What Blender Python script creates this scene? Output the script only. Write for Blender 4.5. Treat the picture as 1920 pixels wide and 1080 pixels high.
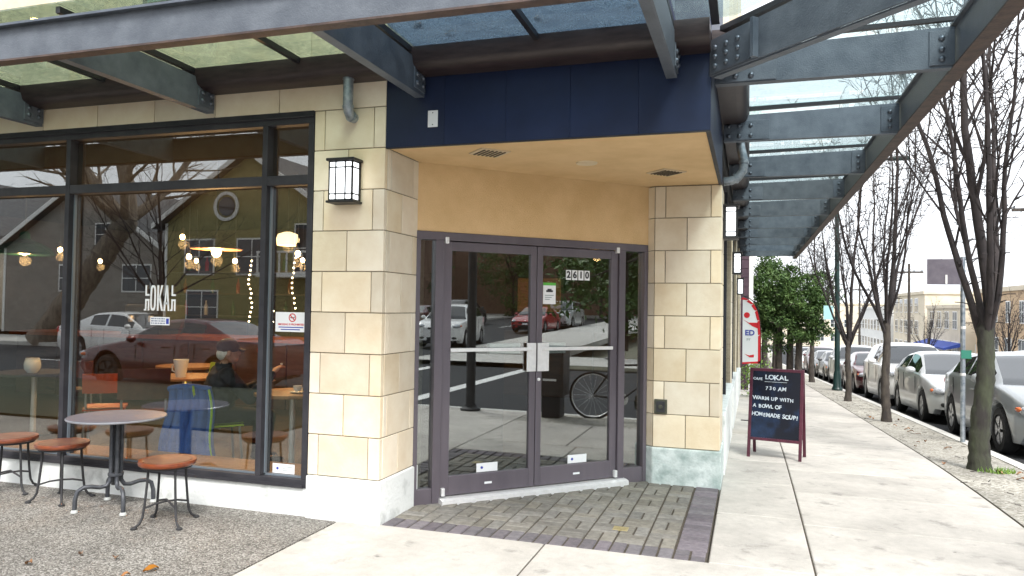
import bpy, math, random
from mathutils import Vector, Matrix
R = math.radians
sc = bpy.context.scene
for o in list(bpy.data.objects): bpy.data.objects.remove(o, do_unlink=True)
COL = sc.collection

# ------------------------------------------------------------------ camera
cam = bpy.data.objects.new('camera', bpy.data.cameras.new('camera')); COL.objects.link(cam)
yaw, pit, rol = R(-17.687), R(1.4446), R(.901)
fw = Vector((math.sin(yaw)*math.cos(pit), math.cos(yaw)*math.cos(pit), math.sin(pit)))
rt = Vector((math.cos(yaw), -math.sin(yaw), 0)); up = rt.cross(fw)
rt2 = math.cos(rol)*rt + math.sin(rol)*up; up2 = -math.sin(rol)*rt + math.cos(rol)*up
cam.matrix_world = Matrix(((rt2.x, up2.x, -fw.x, 0), (rt2.y, up2.y, -fw.y, -5.0), (rt2.z, up2.z, -fw.z, 1.63), (0, 0, 0, 1)))
cam.data.sensor_width = 36; cam.data.lens = 36*1397/1920; cam.data.clip_end = 2000; cam.data.clip_start = .05
sc.camera = cam
# ------------------------------------------------------------------ sky, sun, exposure
W = bpy.data.worlds.new('World'); sc.world = W; W.use_nodes = True
nt = W.node_tree; nt.nodes.clear()
sky = nt.nodes.new('ShaderNodeTexSky'); sky.sky_type = 'NISHITA'; sky.sun_disc = False
SUN_EL, SUN_AZ = R(50), R(150)          # azimuth measured from +Y towards +X
sky.sun_elevation = SUN_EL; sky.sun_rotation = SUN_AZ
sky.air_density = 1.0; sky.dust_density = 5.0; sky.ozone_density = 1.0
hs = nt.nodes.new('ShaderNodeHueSaturation'); hs.inputs['Saturation'].default_value = .22
ov = nt.nodes.new('ShaderNodeMix'); ov.data_type = 'RGBA'; ov.inputs[0].default_value = .72; ov.inputs[7].default_value = (7.6, 7.9, 8.3, 1)   # even overcast veil
bg = nt.nodes.new('ShaderNodeBackground'); bg.inputs[1].default_value = .10
wo = nt.nodes.new('ShaderNodeOutputWorld')
nt.links.new(sky.outputs[0], hs.inputs['Color']); nt.links.new(hs.outputs[0], ov.inputs[6]); nt.links.new(ov.outputs[2], bg.inputs[0]); nt.links.new(bg.outputs[0], wo.inputs[0])
sl = bpy.data.lights.new('sun', 'SUN'); sl.energy = 1.5; sl.angle = R(18); sl.color = (1, .97, .93)
so = bpy.data.objects.new('sun', sl); COL.objects.link(so)
sd = Vector((math.sin(SUN_AZ)*math.cos(SUN_EL), math.cos(SUN_AZ)*math.cos(SUN_EL), math.sin(SUN_EL)))
so.rotation_euler = (-sd).to_track_quat('-Z', 'Y').to_euler(); so.location = (20, -30, 40)
vs = sc.view_settings; vs.view_transform = 'Standard'; vs.look = 'None'; vs.gamma = 1; vs.use_curve_mapping = False
vs.exposure = 1.46
cy = sc.cycles; cy.use_denoising = True; cy.use_adaptive_sampling = True; cy.adaptive_threshold = .02; cy.max_bounces = 6; cy.transparent_max_bounces = 12; cy.glossy_bounces = 3; cy.diffuse_bounces = 2
cy.caustics_reflective = False; cy.caustics_refractive = False; cy.sample_clamp_indirect = 6

# ------------------------------------------------------------------ materials
MATS = {}
def pm(name, col, col2=None, scale=6, rough=.7, bump=0, bscale=60, metal=0, rnd=0, spec=.5, lo=.35, hi=.65, coat=0, emit=None, estr=0, detail=5, rlo=None, stretch=None):
    if name in MATS: return MATS[name]
    m = bpy.data.materials.new(name); m.use_nodes = True; n = m.node_tree.nodes; l = m.node_tree.links
    b = n['Principled BSDF']; b.inputs['Roughness'].default_value = rough; b.inputs['Metallic'].default_value = metal
    b.inputs['Specular IOR Level'].default_value = spec; b.inputs['Coat Weight'].default_value = coat
    c4 = (*col, 1); b.inputs['Base Color'].default_value = c4
    if emit: b.inputs['Emission Color'].default_value = (*emit, 1); b.inputs['Emission Strength'].default_value = estr
    vec = None
    if col2 or bump or rnd:
        tc = n.new('ShaderNodeTexCoord'); oi = n.new('ShaderNodeObjectInfo')
        mu = n.new('ShaderNodeMath'); mu.operation = 'MULTIPLY'; mu.inputs[1].default_value = 37.0
        l.new(oi.outputs['Random'], mu.inputs[0])
        va = n.new('ShaderNodeVectorMath'); va.operation = 'ADD'
        l.new(tc.outputs['Object'], va.inputs[0]); l.new(mu.outputs[0], va.inputs[1]); vec = va.outputs[0]
        if stretch:
            mp = n.new('ShaderNodeMapping'); mp.inputs['Scale'].default_value = stretch; l.new(vec, mp.inputs['Vector']); vec = mp.outputs[0]
    out = None
    if col2:
        no = n.new('ShaderNodeTexNoise'); no.inputs['Scale'].default_value = scale; no.inputs['Detail'].default_value = detail
        no.inputs['Roughness'].default_value = .62
        l.new(vec, no.inputs['Vector'])
        rp = n.new('ShaderNodeValToRGB'); rp.color_ramp.elements[0].position = lo; rp.color_ramp.elements[1].position = hi
        rp.color_ramp.elements[0].color = c4; rp.color_ramp.elements[1].color = (*col2, 1)
        l.new(no.outputs['Fac'], rp.inputs['Fac']); out = rp.outputs['Color']
        if rlo is not None:
            mr = n.new('ShaderNodeMapRange'); mr.inputs['To Min'].default_value = rlo; mr.inputs['To Max'].default_value = rough
            mr.inputs['From Min'].default_value = lo; mr.inputs['From Max'].default_value = hi
            l.new(no.outputs['Fac'], mr.inputs['Value']); l.new(mr.outputs[0], b.inputs['Roughness'])
    if rnd:
        hv = n.new('ShaderNodeHueSaturation')
        mr = n.new('ShaderNodeMapRange'); mr.inputs['To Min'].default_value = 1-rnd; mr.inputs['To Max'].default_value = 1+rnd
        l.new(oi.outputs['Random'], mr.inputs['Value']); l.new(mr.outputs[0], hv.inputs['Value'])
        m2 = n.new('ShaderNodeMath'); m2.operation = 'FRACT'; m3 = n.new('ShaderNodeMath'); m3.operation = 'MULTIPLY'; m3.inputs[1].default_value = 7.31
        l.new(oi.outputs['Random'], m3.inputs[0]); l.new(m3.outputs[0], m2.inputs[0])
        ms = n.new('ShaderNodeMapRange'); ms.inputs['To Min'].default_value = 1-rnd*1.5; ms.inputs['To Max'].default_value = 1+rnd*1.5
        l.new(m2.outputs[0], ms.inputs['Value']); l.new(ms.outputs[0], hv.inputs['Saturation'])
        if out: l.new(out, hv.inputs['Color'])
        else: hv.inputs['Color'].default_value = c4
        out = hv.outputs[0]
    if out: l.new(out, b.inputs['Base Color'])
    if bump:
        nb = n.new('ShaderNodeTexNoise'); nb.inputs['Scale'].default_value = bscale; nb.inputs['Detail'].default_value = 4
        l.new(vec, nb.inputs['Vector'])
        bu = n.new('ShaderNodeBump'); bu.inputs['Strength'].default_value = bump; bu.inputs['Distance'].default_value = .01
        l.new(nb.outputs['Fac'], bu.inputs['Height']); l.new(bu.outputs[0], b.inputs['Normal'])
    MATS[name] = m; return m

def glass(name, tint, refl=.1, boost=1.6, rough=0.0, dirt=0, dirtcol=(.6, .7, .65), dscale=9):
    m = bpy.data.materials.new(name); m.use_nodes = True; n = m.node_tree.nodes; l = m.node_tree.links; n.clear()
    o = n.new('ShaderNodeOutputMaterial'); t = n.new('ShaderNodeBsdfTransparent'); t.inputs[0].default_value = (*tint, 1)
    g = n.new('ShaderNodeBsdfGlossy'); g.inputs['Roughness'].default_value = rough; g.inputs['Color'].default_value = (.97, .99, 1, 1)
    fr = n.new('ShaderNodeFresnel'); ge = n.new('ShaderNodeNewGeometry'); io = n.new('ShaderNodeMapRange'); io.inputs['To Min'].default_value = 1.5; io.inputs['To Max'].default_value = 1/1.5
    l.new(ge.outputs['Backfacing'], io.inputs['Value']); l.new(io.outputs[0], fr.inputs['IOR'])   # thin pane: the same Fresnel on both faces
    ma = n.new('ShaderNodeMath'); ma.operation = 'MULTIPLY_ADD'; ma.inputs[1].default_value = boost; ma.inputs[2].default_value = refl; ma.use_clamp = True
    l.new(fr.outputs[0], ma.inputs[0])
    mx = n.new('ShaderNodeMixShader'); l.new(ma.outputs[0], mx.inputs[0]); l.new(g.outputs[0], mx.inputs[2])
    if dirt:
        tc = n.new('ShaderNodeTexCoord'); no = n.new('ShaderNodeTexNoise'); no.inputs['Scale'].default_value = dscale; no.inputs['Detail'].default_value = 6
        l.new(tc.outputs['Object'], no.inputs['Vector'])
        no2 = n.new('ShaderNodeTexNoise'); no2.inputs['Scale'].default_value = dscale*9; no2.inputs['Detail'].default_value = 3
        l.new(tc.outputs['Object'], no2.inputs['Vector'])
        mm = n.new('ShaderNodeMath'); mm.operation = 'MULTIPLY'; l.new(no.outputs['Fac'], mm.inputs[0]); l.new(no2.outputs['Fac'], mm.inputs[1])
        mr = n.new('ShaderNodeMapRange'); mr.inputs['From Min'].default_value = .12; mr.inputs['From Max'].default_value = .42
        mr.inputs['To Min'].default_value = dirt*.3; mr.inputs['To Max'].default_value = min(1, dirt*1.6); l.new(mm.outputs[0], mr.inputs['Value'])
        tl = n.new('ShaderNodeBsdfTranslucent'); tl.inputs[0].default_value = (*dirtcol, 1)
        df = n.new('ShaderNodeBsdfDiffuse'); df.inputs[0].default_value = (*dirtcol, 1)
        a = n.new('ShaderNodeMixShader'); a.inputs[0].default_value = .35; l.new(tl.outputs[0], a.inputs[1]); l.new(df.outputs[0], a.inputs[2])
        b = n.new('ShaderNodeMixShader'); l.new(mr.outputs[0], b.inputs[0]); l.new(t.outputs[0], b.inputs[1]); l.new(a.outputs[0], b.inputs[2])
        l.new(b.outputs[0], mx.inputs[1])
    else: l.new(t.outputs[0], mx.inputs[1])
    l.new(mx.outputs[0], o.inputs[0]); MATS[name] = m; return m

STONE = pm('stone', (.72, .595, .43), (.83, .735, .58), scale=4, rough=.85, bump=.18, bscale=45, rnd=.12, lo=.3, hi=.72)
MORTAR = pm('mortar', (.26, .215, .15), (.36, .30, .22), scale=30, rough=.95)
CONC = pm('concrete_base', (.50, .52, .50), (.80, .82, .80), scale=6, rough=.9, bump=.5, bscale=30, lo=.28, hi=.48, detail=9)
CONCW = pm('concrete_base_worn', (.34, .42, .40), (.66, .72, .70), scale=6, rough=.9, bump=.8, bscale=22, lo=.36, hi=.6)
JOINT = pm('joint_sand', (.05, .045, .035), (.10, .08, .06), scale=40, rough=1)
PAVER = pm('paver_tan', (.155, .146, .128), (.235, .222, .195), scale=22, rough=.88, bump=.5, bscale=120, rnd=.20)
PAVERD = pm('paver_plum', (.12, .108, .12), (.175, .158, .17), scale=22, rough=.88, bump=.5, bscale=120, rnd=.22)
ASPH = pm('asphalt', (.028, .030, .033), (.050, .052, .055), scale=30, rough=.9, spec=.2, bump=.4, bscale=200, detail=8)
EARTH = pm('earth', (.10, .105, .07), (.16, .15, .11), scale=.6, rough=1)
WPAINT = pm('road_paint', (.62, .62, .60), (.78, .78, .76), scale=18, rough=.8)
NAVY = pm('navy_panel', (.006, .013, .042), (.010, .020, .060), scale=2.2, rough=.45, rnd=.05, spec=.4)
STUC = pm('tan_stucco', (.68, .465, .235), (.77, .54, .29), scale=3, rough=.95, bump=.45, bscale=140)
STEEL = pm('blue_grey_steel', (.058, .073, .096), (.15, .172, .205), scale=7, rough=.62, bump=.25, bscale=110, rnd=.12, metal=.12, rlo=.42, detail=12, lo=.22, hi=.78)
STEELU = pm('rusty_bronze_steel', (.045, .03, .028), (.095, .062, .05), scale=12, rough=.6, bump=.2, bscale=50)
GUT = pm('gutter_bronze', (.016, .010, .011), (.038, .025, .025), scale=7, rough=.45, bump=.15, bscale=30, stretch=(1, 6, 6))
BAR = pm('glazing_bar', (.012, .012, .016), rough=.4)
BOLT = pm('bolt', (.12, .14, .17), rough=.4, metal=.6)
FRAMEW = pm('window_frame_charcoal', (.028, .028, .034), (.046, .044, .05), scale=5, rough=.6, spec=.25)
FRAMED = pm('door_frame_mauve_bronze', (.115, .10, .118), (.15, .13, .15), scale=4, rough=.36, metal=.2, stretch=(1, 1, .2))
ALU = pm('silver_aluminium', (.78, .78, .78), (.88, .88, .88), scale=20, rough=.3, metal=.35)
GALV = pm('galvanised', (.20, .24, .28), (.42, .46, .50), scale=18, rough=.4, metal=.6)
BLACK = pm('black_iron', (.012, .012, .013), rough=.45)
BLACKM = pm('black_matt', (.02, .02, .022), (.035, .035, .038), scale=12, rough=.7)
WHITE = pm('white_plastic', (.82, .82, .80), rough=.4)
STICK = pm('sticker_white', (.80, .81, .82), rough=.5)
INK = pm('ink_black', (.02, .02, .025), rough=.6)
BLUEI = pm('ink_blue', (.03, .05, .35), rough=.6)
REDI = pm('ink_red', (.55, .03, .04), rough=.6)
GREENI = pm('ink_green', (.10, .45, .06), rough=.6)
CHALK = pm('chalk', (.72, .78, .82), (.34, .40, .46), scale=60, rough=1)
OPAL = pm('opal_lantern_glass', (.85, .87, .9), rough=.35, emit=(.93, .96, 1), estr=.8)
BARK = pm('bark', (.038, .032, .03), (.085, .072, .058), scale=16, rough=.95, bump=1, bscale=40, stretch=(1, 1, .3))
BARKM = pm('mossy_bark', (.032, .028, .026), (.062, .072, .042), scale=7, rough=.95, bump=1, bscale=30, stretch=(1, 1, .35))
TWIG = pm('twig', (.022, .019, .020), (.044, .035, .034), scale=9, rough=.9)
LEAF = pm('evergreen_leaf', (.026, .065, .016), (.095, .16, .042), scale=3.5, rough=.6, spec=.3)
LEAFB = pm('bright_leaf', (.12, .26, .03), (.22, .34, .06), scale=9, rough=.6)
def slab_mat():
    m = bpy.data.materials.new('sidewalk_concrete'); m.use_nodes = True; n = m.node_tree.nodes; l = m.node_tree.links; b = n['Principled BSDF']; b.inputs['Roughness'].default_value = .9
    tc = n.new('ShaderNodeTexCoord'); oi = n.new('ShaderNodeObjectInfo'); mu = n.new('ShaderNodeMath'); mu.operation = 'MULTIPLY'; mu.inputs[1].default_value = 41
    l.new(oi.outputs['Random'], mu.inputs[0]); va = n.new('ShaderNodeVectorMath'); va.operation = 'ADD'; l.new(tc.outputs['Object'], va.inputs[0]); l.new(mu.outputs[0], va.inputs[1])
    def noise(sc_, det, lo, hi, a, c):
        x = n.new('ShaderNodeTexNoise'); x.inputs['Scale'].default_value = sc_; x.inputs['Detail'].default_value = det; x.inputs['Roughness'].default_value = .65; l.new(va.outputs[0], x.inputs['Vector'])
        r = n.new('ShaderNodeMapRange'); r.inputs['From Min'].default_value = lo; r.inputs['From Max'].default_value = hi; r.inputs['To Min'].default_value = a; r.inputs['To Max'].default_value = c; l.new(x.outputs['Fac'], r.inputs['Value']); return r.outputs[0], x
    a, _ = noise(1.6, 8, .3, .7, .74, 1.08); c, _ = noise(14, 6, .3, .7, .90, 1.06); s_, _ = noise(4.5, 5, .58, .72, 1.0, .62); f, fx = noise(160, 3, .3, .7, .90, 1.08)
    vo = n.new('ShaderNodeTexVoronoi'); vo.inputs['Scale'].default_value = 3.4; l.new(va.outputs[0], vo.inputs['Vector']); g = n.new('ShaderNodeMapRange'); g.inputs['From Min'].default_value = .035; g.inputs['From Max'].default_value = .06; g.inputs['To Min'].default_value = .62; g.inputs['To Max'].default_value = 1; l.new(vo.outputs['Distance'], g.inputs['Value'])
    ob = n.new('ShaderNodeMapRange'); ob.inputs['To Min'].default_value = .93; ob.inputs['To Max'].default_value = 1.05; l.new(oi.outputs['Random'], ob.inputs['Value'])
    cur = ob.outputs[0]
    for q in (a, c, s_, f, g.outputs[0]):
        m_ = n.new('ShaderNodeMath'); m_.operation = 'MULTIPLY'; l.new(cur, m_.inputs[0]); l.new(q, m_.inputs[1]); cur = m_.outputs[0]
    mx = n.new('ShaderNodeMix'); mx.data_type = 'RGBA'; mx.blend_type = 'MULTIPLY'; mx.inputs[0].default_value = 1; mx.inputs[6].default_value = (.53, .50, .455, 1); l.new(cur, mx.inputs[7]); l.new(mx.outputs[2], b.inputs['Base Color'])
    bu = n.new('ShaderNodeBump'); bu.inputs['Strength'].default_value = .3; bu.inputs['Distance'].default_value = .004; l.new(fx.outputs['Fac'], bu.inputs['Height']); l.new(bu.outputs[0], b.inputs['Normal']); return m
SLAB = slab_mat()
DEAD = pm('dead_leaf', (.22, .085, .03), (.34, .17, .06), scale=9, rough=.8, rnd=.2)
WOODR = pm('red_brown_wood', (.13, .032, .016), (.25, .066, .026), scale=5, rough=.35, coat=.3, stretch=(1, 9, 9), rnd=.08)
WOODT = pm('tan_wood', (.26, .12, .045), (.38, .19, .08), scale=5, rough=.45, stretch=(1, 8, 8))
WOODD = pm('dark_wood', (.035, .02, .012), (.075, .042, .024), scale=4, rough=.55, stretch=(1, 8, 8))
TTOP = pm('table_top_slate', (.075, .072, .095), (.115, .11, .14), scale=14, rough=.6, rlo=.45)
IRONB = pm('blue_grey_iron', (.045, .05, .06), (.085, .09, .10), scale=20, rough=.5, metal=.3)
TYRE = pm('tyre', (.018, .018, .019), rough=.85)
RIM = pm('rim', (.45, .46, .48), rough=.3, metal=.7)
CARG = pm('car_glass', (.012, .016, .02), rough=.04, spec=.8, coat=.5)
LENS = pm('lamp_lens', (.20, .22, .25), (.55, .57, .6), scale=22, rough=.08, spec=.9, coat=.6)
REDL = pm('tail_lens', (.45, .02, .02), rough=.2)
ORGL = pm('amber_lens', (.65, .14, .03), rough=.2)
GLW = glass('shopfront_glass', (.90, .92, .90), refl=.025, boost=2.7)
GLD = glass('door_glass', (.78, .83, .82), refl=.04, boost=4.0)
GLC = glass('canopy_glass', (.70, .78, .69), refl=.02, boost=1.2, dirt=.34, dirtcol=(.26, .31, .24), dscale=3.0)
GLCR = glass('canopy_glass_clear', (.88, .95, .95), refl=.01, boost=1.0, dirt=.10, dirtcol=(.6, .72, .74), dscale=4)
GLCB = glass('canopy_glass_wet', (.62, .74, .80), refl=.02, boost=1.2, dirt=.55, dirtcol=(.22, .29, .36), dscale=7)
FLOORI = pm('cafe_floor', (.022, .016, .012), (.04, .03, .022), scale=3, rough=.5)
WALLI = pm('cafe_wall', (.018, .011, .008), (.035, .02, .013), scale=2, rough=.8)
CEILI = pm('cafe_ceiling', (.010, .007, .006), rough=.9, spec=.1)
def paint(name, c, metal=0): return pm(name, c, rough=.28, coat=.7, spec=.5, metal=metal)
def agg(name, dark, mid, light, scale):
    m = bpy.data.materials.new(name); m.use_nodes = True; n = m.node_tree.nodes; l = m.node_tree.links; b = n['Principled BSDF']
    tc = n.new('ShaderNodeTexCoord'); vo = n.new('ShaderNodeTexVoronoi'); vo.inputs['Scale'].default_value = scale
    l.new(tc.outputs['Object'], vo.inputs['Vector'])
    rp = n.new('ShaderNodeValToRGB'); e = rp.color_ramp.elements; e[0].position = 0; e[0].color = (*dark, 1); e[1].position = 1; e[1].color = (*light, 1)
    x = e.new(.5); x.color = (*mid, 1); sp = n.new('ShaderNodeSeparateColor'); l.new(vo.outputs['Color'], sp.inputs[0]); l.new(sp.outputs[0], rp.inputs[0])
    no = n.new('ShaderNodeTexNoise'); no.inputs['Scale'].default_value = 1.3; no.inputs['Detail'].default_value = 6; l.new(tc.outputs['Object'], no.inputs['Vector'])
    mr = n.new('ShaderNodeMapRange'); mr.inputs['From Min'].default_value = .3; mr.inputs['From Max'].default_value = .7; mr.inputs['To Min'].default_value = .7; mr.inputs['To Max'].default_value = 1.15
    l.new(no.outputs['Fac'], mr.inputs['Value'])
    mx = n.new('ShaderNodeMix'); mx.data_type = 'RGBA'; mx.blend_type = 'MULTIPLY'; mx.inputs[0].default_value = 1
    l.new(rp.outputs[0], mx.inputs[6]); l.new(mr.outputs[0], mx.inputs[7]); l.new(mx.outputs[2], b.inputs['Base Color'])
    b.inputs['Roughness'].default_value = .85
    bu = n.new('ShaderNodeBump'); bu.inputs['Strength'].default_value = .8; bu.inputs['Distance'].default_value = .006; bu.invert = True
    l.new(vo.outputs['Distance'], bu.inputs['Height']); l.new(bu.outputs[0], b.inputs['Normal']); MATS[name] = m; return m
AGG = agg('exposed_aggregate', (.08, .074, .067), (.205, .19, .168), (.42, .40, .37), 105)
AGG2 = agg('strip_aggregate', (.20, .185, .155), (.34, .32, .27), (.52, .50, .45), 45)

# ------------------------------------------------------------------ mesh helpers
class MB:
    def __init__(s): s.v = []; s.f = []
    def add(s, vs, fs):
        k = len(s.v); s.v += [tuple(p) for p in vs]; s.f += [tuple(i+k for i in f) for f in fs]; return s
    def box(s, x0, x1, y0, y1, z0, z1):
        return s.add([(x0,y0,z0),(x1,y0,z0),(x1,y1,z0),(x0,y1,z0),(x0,y0,z1),(x1,y0,z1),(x1,y1,z1),(x0,y1,z1)],
                     [(0,3,2,1),(4,5,6,7),(0,1,5,4),(1,2,6,5),(2,3,7,6),(3,0,4,7)])
    def obox(s, c, size, M=None):
        hx, hy, hz = [a/2 for a in size]; M = M or Matrix(); c = Vector(c)
        P = [c + M.to_3x3() @ Vector(p) for p in ((-hx,-hy,-hz),(hx,-hy,-hz),(hx,hy,-hz),(-hx,hy,-hz),(-hx,-hy,hz),(hx,-hy,hz),(hx,hy,hz),(-hx,hy,hz))]
        return s.add(P, [(0,3,2,1),(4,5,6,7),(0,1,5,4),(1,2,6,5),(2,3,7,6),(3,0,4,7)])
    def ext(s, poly, vec):
        n = len(poly); vec = Vector(vec); P = [Vector(p) for p in poly]; Q = [p+vec for p in P]
        return s.add(P+Q, [tuple(range(n))[::-1], tuple(range(n, 2*n))] + [(i, (i+1) % n, n+(i+1) % n, n+i) for i in range(n)])
    def poly(s, pts): return s.add(pts, [tuple(range(len(pts)))])
    def tube(s, pts, r, n=8, caps=True):
        pts = [Vector(p) for p in pts]; N = len(pts); rs = r if isinstance(r, (list, tuple)) else [r]*N
        t0 = (pts[1]-pts[0]).normalized(); u = t0.orthogonal().normalized(); vs = []; fs = []
        for i, p in enumerate(pts):
            t = (pts[min(i+1, N-1)]-pts[max(i-1, 0)])
            t = t.normalized() if t.length > 1e-9 else t0
            u = (u - t*u.dot(t)); u = u.normalized() if u.length > 1e-6 else t.orthogonal().normalized()
            w = t.cross(u)
            for k in range(n):
                a = 2*math.pi*k/n; vs.append(p + (u*math.cos(a)+w*math.sin(a))*rs[i])
        for i in range(N-1):
            for k in range(n): fs.append((i*n+k, i*n+(k+1) % n, (i+1)*n+(k+1) % n, (i+1)*n+k))
        if caps: fs += [tuple(range(n))[::-1], tuple(range((N-1)*n, N*n))]
        return s.add(vs, fs)
    def lathe(s, prof, n=20, M=None, c=(0, 0, 0), ring=False):
        M = M or Matrix(); c = Vector(c); vs = []; fs = []; N = len(prof)
        for r, z in prof:
            for k in range(n):
                a = 2*math.pi*k/n; vs.append(c + M.to_3x3() @ Vector((r*math.cos(a), r*math.sin(a), z)))
        for i in range(N-1):
            for k in range(n): fs.append((i*n+k, i*n+(k+1) % n, (i+1)*n+(k+1) % n, (i+1)*n+k))
        if ring:
            for k in range(n): fs.append(((N-1)*n+k, (N-1)*n+(k+1) % n, (k+1) % n, k))
            return s.add(vs, fs)
        if prof[0][0] > 1e-6: fs.append(tuple(range(n))[::-1])
        if prof[-1][0] > 1e-6: fs.append(tuple(range((N-1)*n, N*n)))
        return s.add(vs, fs)
    def ball(s, c, r, n=12, m=8, M=None):
        r = r if isinstance(r, (list, tuple)) else (r, r, r); M = (M or Matrix()).to_3x3(); c = Vector(c); vs = []; fs = []
        vs.append(c+M@Vector((0, 0, -r[2])))
        for i in range(1, m):
            b = -math.pi/2+math.pi*i/m
            for k in range(n):
                a = 2*math.pi*k/n; vs.append(c+M@Vector((r[0]*math.cos(b)*math.cos(a), r[1]*math.cos(b)*math.sin(a), r[2]*math.sin(b))))
        vs.append(c+M@Vector((0, 0, r[2]))); L = len(vs)-1
        for k in range(n): fs.append((0, 1+(k+1) % n, 1+k)); fs.append((L, L-n+k, L-n+(k+1) % n))
        for i in range(m-2):
            for k in range(n): fs.append((1+i*n+k, 1+i*n+(k+1) % n, 1+(i+1)*n+(k+1) % n, 1+(i+1)*n+k))
        return s.add(vs, fs)
    def grid(s, nu, nv, fn):
        vs = [fn(i/nu, j/nv) for j in range(nv+1) for i in range(nu+1)]; w = nu+1
        return s.add(vs, [(j*w+i, j*w+i+1, (j+1)*w+i+1, (j+1)*w+i) for j in range(nv) for i in range(nu)])
    def xform(s, M):
        s.v = [tuple(M @ Vector(p)) for p in s.v]; return s
    def mesh(s, name, org=(0, 0, 0)):
        me = bpy.data.meshes.new(name); ox, oy, oz = org
        me.from_pydata([(x-ox, y-oy, z-oz) for x, y, z in s.v], [], s.f); me.validate(); return me
ORG = {}
def finish(me, smooth=None):
    if smooth is not None:
        me.shade_smooth(); me.set_sharp_from_angle(angle=R(smooth))
def link(name, me, m, parent=None, loc=(0, 0, 0), bevel=0, rot=None, seg=2):
    if m and not me.materials: me.materials.append(m)
    o = bpy.data.objects.new(name, me); COL.objects.link(o); o.location = loc
    if rot is not None: o.rotation_euler = rot
    if parent: o.parent = parent; ORG[o.name] = ORG.get(parent.name, (0, 0, 0))
    if bevel:
        b = o.modifiers.new('bevel', 'BEVEL'); b.width = bevel; b.segments = seg; b.limit_method = 'ANGLE'; b.angle_limit = R(40)
    return o
def part(name, mb, m, parent, smooth=None, bevel=0, seg=2):
    me = mb.mesh(name, ORG.get(parent.name, (0, 0, 0))); finish(me, smooth)
    return link(name, me, m, parent, bevel=bevel, seg=seg)
def tag(o, label=None, cat=None, group=None, kind=None):
    if label: o['label'] = label
    if cat: o['category'] = cat
    if group: o['group'] = group
    if kind: o['kind'] = kind
    return o
def thing(name, label, cat, loc=(0, 0, 0), rz=0, group=None, world=False, rot=None):
    o = bpy.data.objects.new(name, None); COL.objects.link(o); o.location = loc; o.empty_display_size = .1
    o.rotation_euler = rot if rot else (0, 0, rz); ORG[o.name] = tuple(loc) if world else (0, 0, 0)
    return tag(o, label, cat, group)
def solo(name, mb, m, label=None, cat=None, org=None, smooth=None, bevel=0, group=None, kind=None):
    if org is None:
        xs, ys, zs = zip(*mb.v); org = ((min(xs)+max(xs))/2, (min(ys)+max(ys))/2, min(zs))
    me = mb.mesh(name, org); finish(me, smooth); o = link(name, me, m, None, org, bevel); ORG[o.name] = org
    return tag(o, label, cat, group, kind)
def text_mb(s, size, bold=0, ext=.0008, align='CENTER', sx=1):
    cu = bpy.data.curves.new('txt', 'FONT'); cu.body = s; cu.size = size; cu.align_x = align; cu.align_y = 'CENTER'; cu.extrude = ext; cu.offset = bold; cu.resolution_u = 3
    t = bpy.data.objects.new('txt', cu); COL.objects.link(t); dg = bpy.context.evaluated_depsgraph_get()
    me = t.evaluated_get(dg).to_mesh(); mb = MB(); mb.add([(v.co.x*sx, v.co.y, v.co.z) for v in me.vertices], [tuple(p.vertices) for p in me.polygons])
    t.evaluated_get(dg).to_mesh_clear(); bpy.data.objects.remove(t); bpy.data.curves.remove(cu); return mb
def frame(o, ux, uz):   # local (x,y,z): x along ux, y along uz, z along normal
    ux = Vector(ux).normalized(); uz = Vector(uz).normalized(); n = ux.cross(uz); o = Vector(o)
    return Matrix(((ux.x, uz.x, n.x, o.x), (ux.y, uz.y, n.y, o.y), (ux.z, uz.z, n.z, o.z), (0, 0, 0, 1)))
def zg(y): return 0 if y <= 0 else (-(.05/12)*y*y if y < 6 else (-.15-.05*(y-6) if y < 70 else -3.35-.02*(y-70)))
def lerp(a, b, t): return a+(b-a)*t
# ================================================================== SETTING: ground, roads, pavements
def ysteps(a, b, st=2.0):
    ys = [a]; y = a
    while y < b-1e-6:
        s = .5 if -0.01 <= y < 6 else st
        y = min(b, y+s); ys.append(y)
    return ys
def sheet(mb, x0, x1, ys, dz, nx=1):
    for i in range(len(ys)-1):
        for k in range(nx):
            a, b = lerp(x0, x1, k/nx), lerp(x0, x1, (k+1)/nx)
            mb.poly([(a, ys[i], zg(ys[i])+dz), (b, ys[i], zg(ys[i])+dz), (b, ys[i+1], zg(ys[i+1])+dz), (a, ys[i+1], zg(ys[i+1])+dz)])
    return mb
KX = 3.05   # kerb line of the side street
rx = lambda x: 0 if x < 13 else .02*(x-13)   # the cross street climbs beyond the junction
KY = -6.8   # kerb line of the cross street
solo('ground', sheet(MB(), -220, 260, ysteps(-200, 420, 10), -.40), EARTH, org=(0, 0, 0), kind='structure')
rd = MB(); sheet(rd, KX+.02, 12.4, ysteps(KY, 260, 4), -.14); sheet(rd, -120, 13, ysteps(-16.5, KY, 5), -.14); rd.poly([(13, -16.5, -.14), (56, -16.5, -.14+rx(56)), (56, KY, -.14+rx(56)), (13, KY, -.14)]); sheet(rd, KX+.02, 12.4, ysteps(-120, -16.5, 10), -.14)
solo('road', rd, ASPH, org=(0, 0, 0), kind='structure')
mk = MB()
for k in range(40): mk.box(7.65, 7.77, 6+k*6, 9+k*6, 0, .004)
mk.v = [(x, y, zg(y)-.136+(.004 if z > .002 else 0)) for x, y, z in mk.v]
for x0, x1, y0, y1 in ((3.6, 4.0, -16, -7), (6.2, 6.6, -16, -7), (3.3, 12, -5.6, -5.3), (3.3, 12, -2.9, -2.6), (12.5, 12.9, -16, -7)):
    mk.box(x0, x1, y0, y1, -.138, -.134)
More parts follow.
